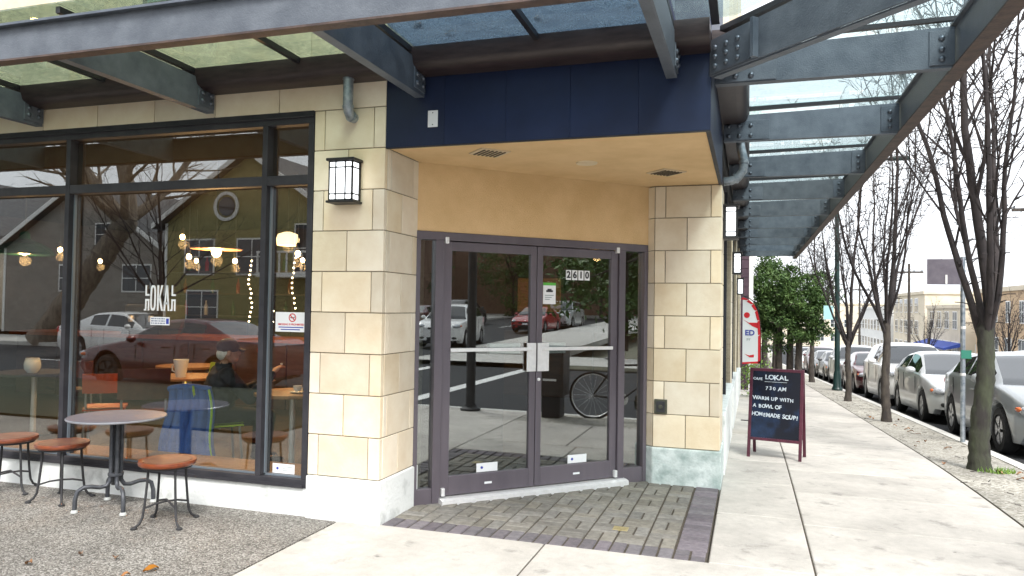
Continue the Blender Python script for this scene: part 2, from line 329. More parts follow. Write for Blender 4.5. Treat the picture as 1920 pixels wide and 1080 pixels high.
for k in range(6): mk.add([(18+k*6, -11.7, rx(18+k*6)-.134), (21+k*6, -11.7, rx(21+k*6)-.134), (21+k*6, -11.58, rx(21+k*6)-.134), (18+k*6, -11.58, rx(18+k*6)-.134)], [(0, 1, 2, 3)])
for k in range(22): mk.box(-8-k*6, -5-k*6, -11.7, -11.58, -.138, -.134)
solo('road_marking', mk, WPAINT, org=(0, 0, 0), kind='structure')
kb = MB(); ys = ysteps(-1.5, 200, 4)
for i in range(len(ys)-1):
    a, b = ys[i], ys[i+1]
    kb.add([(KX-.15, a, zg(a)-.3), (KX+.02, a, zg(a)-.3), (KX+.02, b, zg(b)-.3), (KX-.15, b, zg(b)-.3), (KX-.15, a, zg(a)+.004), (KX, a, zg(a)+.004), (KX, b, zg(b)+.004), (KX-.15, b, zg(b)+.004)],
           [(4, 5, 6, 7), (1, 2, 6, 5), (3, 0, 4, 7)])
kb.box(-60, -2.2, KY, KY+.16, -.3, .004)
arc = [(KX-5.3+5.3*math.cos(a), -1.5+5.3*math.sin(a)) for a in [R(-90*i/12) for i in range(13)]]
arc2 = [(KX-5.3+5.15*math.cos(a), -1.5+5.15*math.sin(a)) for a in [R(-90*i/12) for i in range(13)]]
for i in range(12): kb.ext([(*arc[i], -.3), (*arc2[i], -.3), (*arc2[i+1], -.3), (*arc[i+1], -.3)], (0, 0, .304))
solo('kerb', kb, pm('kerb_concrete', (.50, .49, .45), (.62, .61, .58), scale=9, rough=.9, bump=.4, bscale=60), org=(0, 0, 0), kind='structure')
fp = MB(); sheet(fp, 12.4, 16, ysteps(KY, 200, 6), .0); fp.box(-120, 2, -20.5, -16.5, -.2, 0); fp.ext([(12.4, -20.5, -.2), (13, -20.5, -.2), (56, -20.5, rx(56)-.2), (56, -20.5, rx(56)), (13, -20.5, 0), (12.4, -20.5, 0)], (0, 4, 0)); fp.ext([(16, KY, -.2), (56, KY, rx(56)-.2), (56, KY, rx(56)), (16, KY, rx(16)-.002)], (0, 3.8, 0)); fp.box(56, 62, -40, 12, .5, .95)
solo('far_pavement', fp, pm('far_concrete', (.42, .41, .38), (.5, .49, .46), scale=2, rough=.9), org=(0, 0, 0), kind='structure')
# near sidewalk: dark bed with separate slabs
bed = MB(); sheet(bed, -.245, 2.06, ysteps(0, 34), -.011); bed.box(-2.95, 2.06, -6.6, .012, -.2, -.011)
bed.poly([(x, y, -.036) for x, y in [(2.06, -1.5)]+[(min(x, 3.0), y) for x, y in arc2]+[(-2.2, -1.5)]]); sheet(bed, -.3, 2.06, ysteps(34, 200, 6), .0)
SW = solo('sidewalk', bed, JOINT, org=(0, 0, 0), kind='structure')
XJ = [-2.94, -1.335, .405, 2.04]
def slab(x0, x1, y0, y1):
    g = .006; x0 += g; x1 -= g; y0 += g; y1 -= g; n = 1 if y1 <= 0 or y0 > 6 else 3; b = .007
    mb = MB(); e = lambda y: zg(y)
    Y = [y0, y0+b]+[lerp(y0+b, y1-b, i/n) for i in range(1, n)]+[y1-b, y1]; X = [x0, x0+b, x1-b, x1]
    mb.v = [(x, y, e(y)-(b*.8 if (i in (0, 3) or j in (0, len(Y)-1)) else 0)) for j, y in enumerate(Y) for i, x in enumerate(X)]
    mb.f = [(j*4+i, j*4+i+1, (j+1)*4+i+1, (j+1)*4+i) for j in range(len(Y)-1) for i in range(3)]
    N = len(mb.v); k = len(Y)
    mb.v += [(x0, y0, e(y0)-.09), (x1, y0, e(y0)-.09), (x1, y1, e(y1)-.09), (x0, y1, e(y1)-.09)]
    mb.f += [(N, N+1, 3, 0), (N+2, N+3, (k-1)*4, (k-1)*4+3), (N+3, N)+tuple(j*4 for j in range(k)), (N+1, N+2)+tuple(j*4+3 for j in range(k-1, -1, -1))]
    c = ((x0+x1)/2, (y0+y1)/2, e((y0+y1)/2))
    link('slab', mb.mesh('slab', c), SLAB, SW, c)
for a, b in ((-2.94, -1.335), (-1.335, .405), (.405, 2.04)):
    y = .02
    while y > -6: slab(a, b, y-1.62, y); y -= 1.62
slab(2.04, 3.0-.12, -3.2, -1.6); slab(2.04, 3.0-.12, -1.6, .02)
y = .02
for k in range(26): slab(-.245, .405, y, y+1.29); y += 1.29
y = .02
for k in range(29): slab(.405, 2.04, y, y+1.16); y += 1.16
# planted strip between walk and kerb
st = solo('tree_strip', sheet(MB(), 2.055, KX-.155, ysteps(.02, 200, 3), -.004), AGG2, org=(0, 0, 0), kind='structure')
bv = MB(); bv.box(-60, -5.6, -6.62, -2.7, -.1, .03); solo('added_dark_boulevard', bv, pm('added_dark_grass', (.016, .022, .010), (.035, .042, .02), scale=9, rough=1), org=(0, 0, 0), kind='structure')  # unseen planted bed, added to darken the ground mirrored in the shop window
ag = MB(); ag.box(-60, -2.952, -6.64, .03, -.2, -.004); AGGO = solo('aggregate_paving', ag, AGG, org=(0, 0, 0), kind='structure')
# brick pavers at the entrance: basket weave with soldier borders
pb = MB(); zj = lambda y: zg(y)*.9-.0105
for i in range(10):
    a, b = .015+.24*i, .015+.24*(i+1); xa, xb = max(-2.7, a-3.4), max(-2.7, b-3.4); pb.poly([(xa, a, zj(a)), (-.25, a, zj(a)), (-.25, b, zj(b)), (xb, b, zj(b))])
EP = solo('entry_paving', pb, JOINT, org=(0, 0, 0), kind='structure')
random.seed(3); PME = {}
def paver(cx, cy, lx, ly, m):
    key = (round(lx, 3), round(ly, 3), m.name)
    if key not in PME:
        mb = MB(); h = .0072; b = .005; a, c = lx/2-h, ly/2-h
        mb.add([(-a, -c, -.008), (a, -c, -.008), (a, c, -.008), (-a, c, -.008), (-a+b, -c+b, 0), (a-b, -c+b, 0), (a-b, c-b, 0), (-a+b, c-b, 0), (-a, -c, -.06), (a, -c, -.06), (a, c, -.06), (-a, c, -.06)],
               [(4, 5, 6, 7)]+[(i, (i+1) % 4, 4+(i+1) % 4, 4+i) for i in range(4)]+[(8+i, 8+(i+1) % 4, (i+1) % 4, i) for i in range(4)])
        PME[key] = mb.mesh('paver')
    link('paver', PME[key], m, EP, (cx, cy, zg(cy)*.9+random.uniform(-.0025, .0025)), rot=(random.uniform(-.008, .008), random.uniform(-.008, .008), random.uniform(-.008, .008)))
BW = .1063
inside = lambda x, y: y < x+3.30 and x > -2.66
k = 0; x = -.47-BW/2
while x > -2.62: paver(x, .125, BW, .21, PAVERD); x -= BW
for j in range(21):
    yy = .02+BW*(j+.5)
    if j < 2: paver(-.36-.11+BW/2+j*0, yy, BW, BW, PAVERD); paver(-.36-.11+BW*1.5, yy, BW, BW, PAVERD); continue
    if inside(-.36, yy) and yy < 2.3: paver(-.36, yy, .215, BW, PAVERD)
for i in range(11):
    for j in range(11):
        X = -.472-2*BW*(i+1); Y = .235+2*BW*j
        if (i+j) % 2:
            for q in (0, 1):
                if inside(X+BW, Y+BW*(q+.5)): paver(X+BW, Y+BW*(q+.5), 2*BW, BW, PAVER)
        else:
            for q in (0, 1):
                if inside(X+BW*(q+.5), Y+BW): paver(X+BW*(q+.5), Y+BW, BW, 2*BW, PAVER)
dp = MB(); dp.box(-.95, -.84, .50, .59, -.004, .006)
solo('drain_cover', dp, pm('brass', (.32, .26, .12), (.42, .36, .2), scale=40, rough=.5, metal=.3), 'small brass square drain cover set in the brick pavers', 'drain cover', bevel=.002)

# ================================================================== CAFE BUILDING
CB = thing('cafe_building', 'cream stone corner cafe with navy fascia and large shop windows', 'building', (-3, 0, 0), world=True)
BL = {}
def block(par, x0, x1, y0, y1, z0, z1, m=STONE, g=.0035, name='stone_block'):
    bv = .004 if m is STONE else .001
    d = (round(x1-x0-2*g, 4), round(y1-y0, 4), round(z1-z0-2*g, 4)); 
    if d[0] > d[1]: dims = d
    else: dims = (round(x1-x0, 4), round(y1-y0-2*g, 4), d[2])
    key = (dims, m.name)
    if key not in BL:
        mb = MB(); mb.box(-dims[0]/2, dims[0]/2, -dims[1]/2, dims[1]/2, -dims[2]/2, dims[2]/2); BL[key] = mb.mesh(name)
    og = ORG[par.name]
    return link(name, BL[key], m, par, ((x0+x1)/2-og[0], (y0+y1)/2-og[1], (z0+z1)/2-og[2]), bevel=bv)
def courses(par, n, z0, fn):
    for k in range(n): fn(k, z0+.311*k, z0+.311*(k+1))
# left column
lc = part('stone_column', MB().box(-3.215, -2.612, .012, .82, 0, 3.13), MORTAR, CB)
def lcol(k, z0, z1):
    X0, X1 = -3.22, -2.605; w = X1-X0
    js = [0, .15, .837, 1] if k % 2 == 0 else [0, .49, 1]
    for a, b in zip(js, js[1:]): block(lc, X0+w*a, X0+w*b, 0, .045, z0, z1)
    js = [.046, .10, .50, .62] if k % 2 else [.046, .30, .62]
    for a, b in zip(js, js[1:]): block(lc, -2.65, -2.605, a, b, z0, z1)
courses(CB, 9, .323, lcol)
part('column_base', MB().box(-3.222, -2.592, -.014, .66, -.1, .319), CONC, lc, bevel=.01)
# base wall and lintel course over the window
part('base_wall', MB().box(-13, -3.224, .012, .22, -.1, .212), CONC, CB, bevel=.006); part('inner_sill', MB().box(-9.7, -3.26, .101, .46, .24, .284), WOODT, CB)
lw = part('lintel_wall', MB().box(-13, -.3, .013, .25, 3.135, 3.70), MORTAR, CB)
x = -2.605; xs = [x, -2.94]+[-3.545-.611*i for i in range(15)]
for a, b in zip(xs[1:], xs): block(lw, a, b, 0, .04, 3.122, 3.47)
uw = part('upper_wall', MB().box(-13, -.27, .013, .25, 3.70, 9.4), MORTAR, CB)
for r_ in range(3):
    z0 = 3.472+.61*r_
    xs = [-2.605]+[-2.605-(.3 if r_ % 2 else .66)-1.22*i for i in range(8)]
    for a, b in zip(xs[1:], xs):
        if r_ >= 1 and b > -4.9 and a < -3.7:
            if a < -4.92: block(uw, a, -4.92, 0, .04, z0, z0+.61)
            if b > -3.68: block(uw, -3.68, b, 0, .04, z0, z0+.61)
        else: block(uw, a, b, 0, .04, z0, z0+.61)
uwn = part('window', MB().box(-4.92, -3.68, -.004, .05, 4.09, 5.3), FRAMEW, CB)
for a, b in ((-4.86, -4.33), (-4.27, -3.74)): part('pane', MB().box(a, b, -.012, -.005, 4.15, 5.2), pm('teal_window', (.10, .25, .25), rough=.05, spec=.9), uwn)
part('stone_cladding', MB().box(-13, -2.61, .0, .012, 5.31, 9.4), STONE, uw)
# window bays
sw = part('shopfront_window', MB().box(-9.7, -3.224, .0, .10, .214, .276).box(-9.7, -3.224, .0, .088, 3.03, 3.134), FRAMEW, CB, bevel=.004)
for nm, mb in (('sill_bead', MB().box(-9.7, -3.25, -.012, .0, .214, .238)), ('header_bead', MB().box(-9.7, -3.225, -.014, .0, 3.082, 3.090))): part(nm, mb, FRAMEW, sw)
for X, w in ((-9.7, .06), (-7.7, .048), (-5.69, .048), (-3.668, .048), (-3.249, .05)):
    part('mullion', MB().box(X-w/2, X+w/2, .0, .13, .276, 3.03), FRAMEW, sw, bevel=.004)
bays = [(-9.67, -7.724), (-7.676, -5.714), (-5.666, -3.692), (-3.644, -3.274)]
for a, b in bays:
    part('transom', MB().box(a, b, .002, .086, 2.556, 2.632), FRAMEW, sw, bevel=.004)
    for z0, z1 in ((.276, 2.556), (2.632, 3.03)): part('pane', MB().box(a, b, .076, .082, z0, z1), GLW, sw)
    part('glazing_bead', MB().box(a, a+.012, .05, .074, .276, 2.556).box(b-.012, b, .05, .074, .276, 2.556).box(a, b, .05, .074, .276, .288), ALU if False else pm('pale_bead', (.22, .26, .30), rough=.3, metal=.4), sw)
part('end_wall', MB().box(-13, -9.73, .013, .2, .21, 3.13), STONE, CB)
# navy fascia panels, front and side
nf = part('fascia', MB().box(-2.60, -.262, .016, .25, 2.812, 3.70), BLACKM, CB); part('fascia_core', MB().box(-.5, -.262, .26, 18, 3.2, 9.4), BLACKM, CB)
for i in range(5):
    a = -2.605+i*.471; block(nf, a, a+.471, 0, .03, 2.806, 3.47, NAVY, .0005, 'navy_panel'); block(nf, a, a+.471, .0, .03, 3.472, 5.4, NAVY, .0005, 'navy_panel')
for i in range(5):
    a = .032+i*.434; block(nf, -.28, -.25, a, a+.434, 2.806, 3.47, NAVY, .0005, 'navy_panel')
for i in range(9): block(nf, -.28, -.25, .032+i*2, 2.032+i*2, 3.472, 9.4, NAVY if i < 1 else STONE, .0012, 'navy_panel' if i < 1 else 'stone_block')
part('upper_fascia', MB().box(-2.605, -.25, .0, .03, 5.402, 9.4), NAVY, nf)
part('junction_plate', MB().box(-2.263, -2.184, -.006, -.001, 2.939, 3.062), WHITE, nf, bevel=.002)
for z in (2.957, 3.044): part('screw', MB().lathe([(.004, 0), (.004, .003), (0, .003)], 8, Matrix.Rotation(R(90), 3, 'X'), (-2.2235, -.006, z)), BLACK, nf)
# soffit and plaster wall over the door
DA = Vector((.70711, .70711, 0)); DP = Vector((-2.605, .62, 0)); DN = Vector((.70711, -.70711, 0))
DM = frame(DP, DA, (0, 0, 1))
sf = MB(); sf.ext([(-2.60, .0305, 2.81), (-.281, .0305, 2.81), (-.281, 2.35, 2.81), (-.9, 2.4, 2.81), (-2.60, .75, 2.81)], (0, 0, .05))
so_ = part('soffit', sf, STUC, CB)
part('soffit_edge', MB().box(-2.604, -.252, .002, .0305, 2.800, 2.8055).box(-.281, -.252, .031, 2.2, 2.800, 2.8055), BLACKM, so_)
part('door_head_wall', MB().ext([(-.03, 2.247, -.10), (2.36, 2.247, -.10), (2.36, 2.81, -.10), (-.03, 2.81, -.10)], (0, 0, .125)).xform(DM), STUC, CB)
for nm, (x, y) in (('vent_grille', (-1.9, .341)), ('vent_grille', (-.688, 1.47))):
    v = MB(); v.ext([(x+dx, y+dy, 2.80) for dx, dy in ((0, -.17), (.17, 0), (0, .17), (-.17, 0))], (0, 0, .012)); vo_ = part(nm, v, pm('vent_tan', (.62, .5, .34), rough=.6), so_)
    d = MB()
    for q in range(6):
        t = -.085+.034*q; c = Vector((x, y, 2.797)) + Vector((.7071, .7071, 0))*t
        d.obox(c, (.012, .2, .006), Matrix.Rotation(R(45), 4, 'Z'))
    part('slat', d, pm('vent_dark', (.10, .08, .055), rough=.8), vo_)
dl = part('downlight', MB().lathe([(.055, 0), (.085, -.004), (.088, .006), (.05, .008)], 24, None, (-1.268, .92, 2.804)), pm('downlight_trim', (.72, .6, .42), rough=.4), so_, smooth=40)
# right column
rc = part('stone_column', MB().ext([(-.862, 2.212, -.1), (-.262, 2.212, -.1), (-.262, 2.8, -.1), (-1.0, 2.8, -.1), (-1.0, 2.35, -.1), (-.952, 2.287, -.1)], (0, 0, 2.95)), MORTAR, CB)
def rcol(k, z0, z1):
    X0, X1 = -.87, -.25; w = X1-X0; z1 = min(z1, 2.804)
    js = [0, .165, .84, 1] if k % 2 else [0, .49, 1]
    for a, b in zip(js, js[1:]): block(rc, X0+w*a, X0+w*b, 2.2, 2.245, z0, z1)
    js = [2.246, 2.45, 2.8] if k % 2 else [2.246, 2.62, 2.8]
    for a, b in zip(js, js[1:]): block(rc, -.295, -.25, a, b, z0, z1)
    c = MB(); c.ext([(-.872, 2.2, z0+.0035), (-.872, 2.24, z0+.0035), (-.935, 2.303, z0+.0035), (-.967, 2.279, z0+.0035)], (0, 0, z1-z0-.007)); part('stone_block', c, STONE, rc, bevel=.003)
courses(CB, 8, .323, rcol)
part('column_base', MB().ext([(-.872, 2.186, -.2), (-.238, 2.186, -.2), (-.238, 2.82, -.2), (-1.0, 2.82, -.2), (-.975, 2.285, -.2)], (0, 0, .519)), CONCW, rc, bevel=.012)
# downhill facade: piers, windows, base
rw = part('side_wall', MB().box(-.5, -.30, 2.83, 18, -1.2, 3.2), FRAMEW, CB)
for i, (a, b) in enumerate(((2.86, 6.4), (7.0, 10.6), (11.2, 14.6), (15.2, 17.4))):
    part('side_pane', MB().box(-.30, -.292, a+.06, (a+b)/2-.02, zg(a)+.62, 3.1), pm('dark_reflective_glass', (.008, .01, .014), rough=.03, spec=.9), rw)
    part('side_pane', MB().box(-.30, -.292, (a+b)/2+.02, b-.06, zg(a)+.62, 3.1), MATS['dark_reflective_glass'], rw)
    part('side_mullion', MB().box(-.30, -.27, (a+b)/2-.02, (a+b)/2+.02, zg(a)+.62, 3.1), FRAMEW, rw)
    part('side_base', MB().box(-.30, -.225, a, b, -1.2, zg(a)+.60), CONC, rw, bevel=.008)
    zz = zg(b)
    pr = part('pier', MB().box(-.30, -.262, b+.004, b+.596, -1.2, 3.2), MORTAR, rw)
    for k in range(12):
        z0 = zz+.05+.311*k; z1 = min(z0+.311, 3.2)
        if z0 < 3.15: block(rw, -.298, -.25, b+.002, b+.598, z0, z1)
# interior shell
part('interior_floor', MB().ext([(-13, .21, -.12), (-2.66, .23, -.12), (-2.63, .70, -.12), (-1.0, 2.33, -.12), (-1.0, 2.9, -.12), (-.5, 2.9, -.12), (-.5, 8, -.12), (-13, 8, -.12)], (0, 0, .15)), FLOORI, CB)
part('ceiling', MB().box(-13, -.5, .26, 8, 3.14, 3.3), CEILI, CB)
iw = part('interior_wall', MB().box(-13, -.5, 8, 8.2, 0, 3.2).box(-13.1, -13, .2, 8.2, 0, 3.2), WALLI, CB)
for q in range(12): part('wall_plank', MB().box(-12.9+q*1.03, -12.9+q*1.03+1.0, 7.96, 7.998, .03, 1.2), WOODD, iw)
part('interior_partition', MB().box(-2.62, -2.5, .75, 2.6, .03, 3.13), WALLI, CB)
for q in range(6):
    part('brick_panel', MB().box(-1.02, -.98, 2.84, 3.9, .04+q*.5, .04+q*.5+.485), pm('orange_brick', (.28, .075, .03), (.40, .12, .05), scale=9, rough=.8, bump=.5), CB)
# entrance frame (fixed) and its sidelights
def D(mb): return mb.xform(DM)
FZ0, FZ1 = -.07, .035
ef = part('entrance_frame', D(MB().box(-.03, 2.33, 2.178, 2.246, FZ0, FZ1)), FRAMED, CB, bevel=.004)
for a, b in ((-.03, .006), (.14, .212), (1.995, 2.066), (2.290, 2.33)): part('jamb', D(MB().box(a, b, -.02, 2.178, FZ0, FZ1)), FRAMED, ef, bevel=.004)
for a, b in ((.006, .14), (2.066, 2.290)):
    part('bottom_rail', D(MB().box(a, b, -.02, .12, FZ0+.01, FZ1-.008)), FRAMED, ef, bevel=.003)
    part('pane', D(MB().box(a, b, .12, 2.178, -.02, -.014)), GLD, ef)
part('threshold', D(MB().ext([(.2, -.03, -.07), (.2, .036, -.07), (.2, .036, .075), (.2, .024, .115), (.2, -.03, .115)], (1.87, 0, 0))), ALU, ef)
# door leaves (they swing: things of their own)
def leaf(s0, s1, label, hinge_left):
    M0 = DM @ Matrix.Translation((s0 if hinge_left else s1, .04, 0)); base = M0.translation
    t = thing('glass_door', label, 'door', tuple(base), group='entrance door leaves', world=True)
    a, b = (.08, .058) if hinge_left else (.058, .075)
    part('stile', D(MB().box(s0, s0+a, .045, 2.172, -.035, .012)), FRAMED, t, bevel=.004); part('stile', D(MB().box(s1-b, s1, .045, 2.172, -.035, .012)), FRAMED, t, bevel=.004)
    part('top_rail', D(MB().box(s0+a, s1-b, 2.095, 2.172, -.035, .012)), FRAMED, t, bevel=.004); part('bottom_rail', D(MB().box(s0+a, s1-b, .045, .205, -.035, .012)), FRAMED, t, bevel=.004)
    pn = part('pane', D(MB().box(s0+a, s1-b, .205, 2.095, -.014, -.008)), GLD, t)
    pb_ = part('push_bar', D(MB().box(s0+a-.01, s1-b+.01, 1.244, 1.274, .022, .042)), ALU, t, bevel=.003)
    hx = (s0+.455, s0+.76) if hinge_left else (s1-.83, s1-.55)
    part('bar_housing', D(MB().box(hx[0], hx[1], 1.215, 1.308, -.075, -.016)), ALU, pb_, bevel=.006)
    px = (s1-.094, s1-.004) if hinge_left else (s0+.006, s0+.122)
    part('pull_plate', D(MB().box(px[0], px[1], 1.06, 1.312, .014, .03)), ALU, t, bevel=.003)
    hs_ = s0+.02 if hinge_left else s1-.02
    for z0, z1 in ((2.15, 2.205), (.05, .115)):
        part('pivot', D(MB().box(hs_-.016, hs_+.016, z0, z1, .0125, .05)), ALU, t, bevel=.005)
    mid = (s0+s1)/2
    part('rail_label', D(MB().box(mid-.035, mid+.035, .11, .128, .0125, .0135)), STICK, t)
    return t, pn
dL, pL = leaf(.215, 1.112, 'left glazed leaf of the bronze entrance doors, hinged at the left', True)
dR, pR = leaf(1.119, 1.992, 'right glazed leaf of the bronze entrance doors, with house number plates', False)
part('lock', D(MB().lathe([(.014, .0), (.014, .008), (.008, .011), (0, .011)], 14, None, (1.146, .987, .0125))), ALU, dR, smooth=40)
for i, ch in enumerate('2610'):
    x0 = 1.428+i*.067
    pl = part('number_plate', D(MB().box(x0, x0+.056, 1.885, 1.975, -.0075, -.006)), STICK, dR)
    part('digit', D(text_mb(ch, .085, .003).xform(Matrix.Translation((x0+.028, 1.930, -.0055)))), INK, pl)
def sticker(x0, x1, z0, z1, door, label, extra):
    s_ = part('sticker', D(MB().box(x0, x1, z0, z1, -.0075, -.0065)), STICK, door); s_['label'] = label
    for mb, m in extra: part('print', D(mb), m, s_)
sticker(.56, .76, .21, .285, dL, 'white rectangular sticker with a blue dot', [(MB().lathe([(.012, 0), (.012, .001), (0, .001)], 14, None, (.61, .247, -.0065)), BLUEI)])
sticker(1.473, 1.676, .21, .285, dR, 'white rectangular sticker with a dark dot', [(MB().lathe([(.012, 0), (.012, .001), (0, .001)], 14, None, (1.52, .247, -.0065)), BLUEI)])
gl = [(MB().box(1.19, 1.322, 1.828, 1.853, -.0064, -.0058), GREENI)]
car_ = MB(); car_.box(1.222, 1.292, 1.768, 1.785, -.0064, -.0058).box(1.235, 1.278, 1.785, 1.798, -.0064, -.0058); gl.append((car_, INK))
for q in range(3): gl.append((MB().box(1.21, 1.30-.02*q, 1.735-.018*q, 1.742-.018*q, -.0064, -.0058), pm('ink_grey', (.25, .3, .3), rough=.6)))
sticker(1.19, 1.322, 1.66, 1.853, dR, 'white sticker with a green top band and a small car outline', gl)
mt = thing('door_mat', 'dark teal mat lying inside the entrance doors', 'mat', (-1.9, 1.9, .031), R(45)); part('mat', MB().box(-.85, .85, .02, .75, 0, .012), pm('mat_teal', (.012, .03, .045), (.02, .045, .06), scale=60, rough=.95), mt); part('mat_edge', MB().box(-.88, .88, -.01, .02, 0, .010), BLACK, mt)
# ================================================================== GLASS CANOPY
CN = thing('glass_canopy', 'steel and glass canopy wrapping the corner above the shopfront', 'canopy', (-.25, -.0, 3.155), world=True)
ZB = 3.155
bolt_me = MB().lathe([(.019, 0), (.019, .006), (.014, .012), (.006, .016), (0, .017)], 10).mesh('bolt'); finish(bolt_me, 40)
def bolts(par, pts, axis):
    og = ORG[par.name]
    for p in pts:
        q = Vector(axis).to_track_quat('Z', 'Y').to_euler()
        link('bolt', bolt_me, BOLT, par, (p[0]-og[0], p[1]-og[1], p[2]-og[2]), rot=q)
# outer beams: web with two flanges
def beamX(x0, x1, yo, sgn):
    mb = MB(); mb.box(x0, x1, yo+.040, yo+.052, ZB+.012, ZB+.232); b = part('fascia_beam', mb, STEEL, CN)
    part('top_flange', MB().box(x0, x1, yo, yo+.085, ZB+.232, ZB+.247), STEEL, b); part('bottom_flange', MB().box(x0, x1, yo, yo+.082, ZB, ZB+.012), STEELU, b); return b
bL = beamX(-10.2, 1.20, -1.48, 1)
bR = part('fascia_beam', MB().box(1.215, 1.227, -1.39, 18.2, ZB+.012, ZB+.272), STEEL, CN)
part('top_flange', MB().box(1.19, 1.285, -1.39, 18.2, ZB+.272, ZB+.287), STEEL, bR); part('bottom_flange', MB().box(1.19, 1.29, -1.48, 18.2, ZB, ZB+.012), STEELU, bR)
part('cap', MB().box(1.215, 1.285, -1.47, -1.40, ZB+.013, ZB+.27), STEEL, bR)
def rafter(cx, cy, along):   # along 'Y': a left-side rafter at x=cx ; along 'X': right-side rafter at y=cy
    t = .012
    if along == 'Y':
        prof = [(cx, -1.395, ZB+.004), (cx, -.015, ZB+.004), (cx, -.015, ZB+.245), (cx, -1.395, ZB+.262)]
        r_ = part('rafter', MB().ext(prof, (-t, 0, 0)), STEEL, CN)
        part('lower_flange', MB().box(cx-.07, cx-t, -1.39, -.02, ZB+.004, ZB+.014), STEEL, r_)
        e = part('end_plate', MB().box(cx, cx+.008, -.20, -.016, ZB+.03, ZB+.235), STEEL, r_, bevel=.003)
        bolts(r_, [(cx+.008, y, ZB+z) for y in (-.155, -.06) for z in (.075, .135, .19)], (1, 0, 0))
    else:
        prof = [(1.205, cy, ZB+.004), (-.235, cy, ZB+.004), (-.235, cy, ZB+.232), (1.205, cy, ZB+.262)]
        r_ = part('rafter', MB().ext(prof, (0, t, 0)), STEEL, CN)
        part('lower_flange', MB().box(-.23, 1.20, cy+t, cy+.07, ZB+.004, ZB+.014), STEEL, r_)
        part('end_plate', MB().box(-.234, .16, cy-.008, cy, ZB+.012, ZB+.185), STEEL, r_, bevel=.003); part('clip', MB().box(1.06, 1.204, cy-.008, cy, ZB+.02, ZB+.24), STEEL, r_, bevel=.003)
        bolts(r_, [(x, cy-.008, ZB+z) for x in (-.19, -.10, .0) for z in (.05, .14)]+[(1.13, cy-.008, ZB+z) for z in (.06, .12, .19)], (0, -1, 0))
    return r_
LX = [-9.65, -7.81, -5.977, -4.154, -2.290, -.466]; RY = [.196, 1.995, 3.93, 5.80, 7.66, 9.52, 11.38, 13.24, 15.1, 16.96]
for x in LX: rafter(x, 0, 'Y')
for y in RY: rafter(0, y, 'X')
# hip beam to the outer corner
hd = Vector((1, -1, 0)).normalized(); hn = Vector((-1, -1, 0)).normalized(); h0 = Vector((-.25, -.0, ZB)); L = 2.06
hp = part('hip_beam', MB().ext([h0+hd*.0+Vector((0, 0, -.0)), h0+hd*L, h0+hd*L+Vector((0, 0, .30)), h0+Vector((0, 0, .235))], hn*.014), STEEL, CN)
part('lower_flange', MB().ext([h0+hd*.02+Vector((0, 0, -.012)), h0+hd*L+Vector((0, 0, -.012)), h0+hd*L+Vector((0, 0, -.001)), h0+hd*.02+Vector((0, 0, -.001))], -hn*.06), STEEL, hp)
part('splice_plate', MB().ext([h0+hd*.015+hn*.0145+Vector((0, 0, .01)), h0+hd*.36+hn*.0145+Vector((0, 0, .01)), h0+hd*.36+hn*.0145+Vector((0, 0, .24)), h0+hd*.015+hn*.0145+Vector((0, 0, .225))], hn*.008), STEEL, hp, bevel=.002)
part('stiffener', MB().ext([h0+hd*.40+hn*.0145+Vector((0, 0, .005)), h0+hd*.425+hn*.0145+Vector((0, 0, .005)), h0+hd*.425+hn*.0145+Vector((0, 0, .245)), h0+hd*.40+hn*.0145+Vector((0, 0, .245))], hn*.045), STEEL, hp)
bolts(hp, [h0+hd*s+hn*.0225+Vector((0, 0, z)) for s in (.06, .16, .26) for z in (.05, .11, .17)], hn)
# gutters along the wall
def gprof(n=8): return [(0, .15), (0, .0)]+[(.11+.11*math.sin(a)*1.0, .06-.06*math.cos(a)) for a in [R(90*i/n) for i in range(n+1)]]+[(.235, .10), (.235, .15)]
pr = gprof()
part('gutter', MB().ext([(-10.2, -d-.003, 3.312+z) for d, z in pr], (9.95, 0, 0)), GUT, CN, smooth=35)
part('gutter', MB().ext([(-.247+d, 0.0, 3.312+z) for d, z in pr], (0, 18, 0)), GUT, CN, smooth=35)
part('gutter_seam', MB().box(-.12, -.112, .03, 18, 3.307, 3.3115), GUT, CN)
# glazing bars and panes
zw, zo = 3.468, 3.485
def barY(x, w=.035): part('glazing_bar', MB().ext([(x-w/2, -1.44, zo-.045), (x-w/2, -.20, zw-.045), (x-w/2, -.20, zw-.004), (x-w/2, -1.44, zo-.004)], (w, 0, 0)), BAR, CN)
def barX(y, w=.035): part('glazing_bar', MB().ext([(1.24, y-w/2, zo-.030), (-.04, y-w/2, zw-.040), (-.04, y-w/2, zw-.004), (1.24, y-w/2, zo-.004)], (0, w, 0)), BAR, CN)
mids = [(a+b)/2 for a, b in zip(LX, LX[1:])]
for x in LX+mids: barY(x-.02 if x in LX else x)
rm = [(a+b)/2 for a, b in zip(RY, RY[1:])]
for y in RY: barX(y+.01)
allx = sorted(LX+mids)
for a, b in zip(allx, allx[1:]):
    part('glass_pane', MB().ext([(a+.006, -1.47, zo), (b-.006, -1.47, zo), (b-.006, -.16, zw), (a+.006, -.16, zw)], (0, 0, .010)), GLCB if b > -2.5 and a > -2.4 else GLC, CN)
part('glass_pane', MB().ext([(-.46, -1.47, zo), (1.17, -1.47, zo), (-.10, -.20, zw), (-.46, -.16, zw)], (0, 0, .010)), GLCR, CN)
part('glass_pane', MB().ext([(1.25, -1.44, zo), (1.25, .19, zo), (-.06, .19, zw), (-.06, -.12, zw)], (0, 0, .010)), GLCR, CN)
for a, b in zip(RY, RY[1:]): part('glass_pane', MB().ext([(1.25, a+.016, zo), (1.25, b-.006+.016, zo), (-.06, b-.006+.016, zw), (-.06, a+.016, zw)], (0, 0, .010)), GLCR, CN)
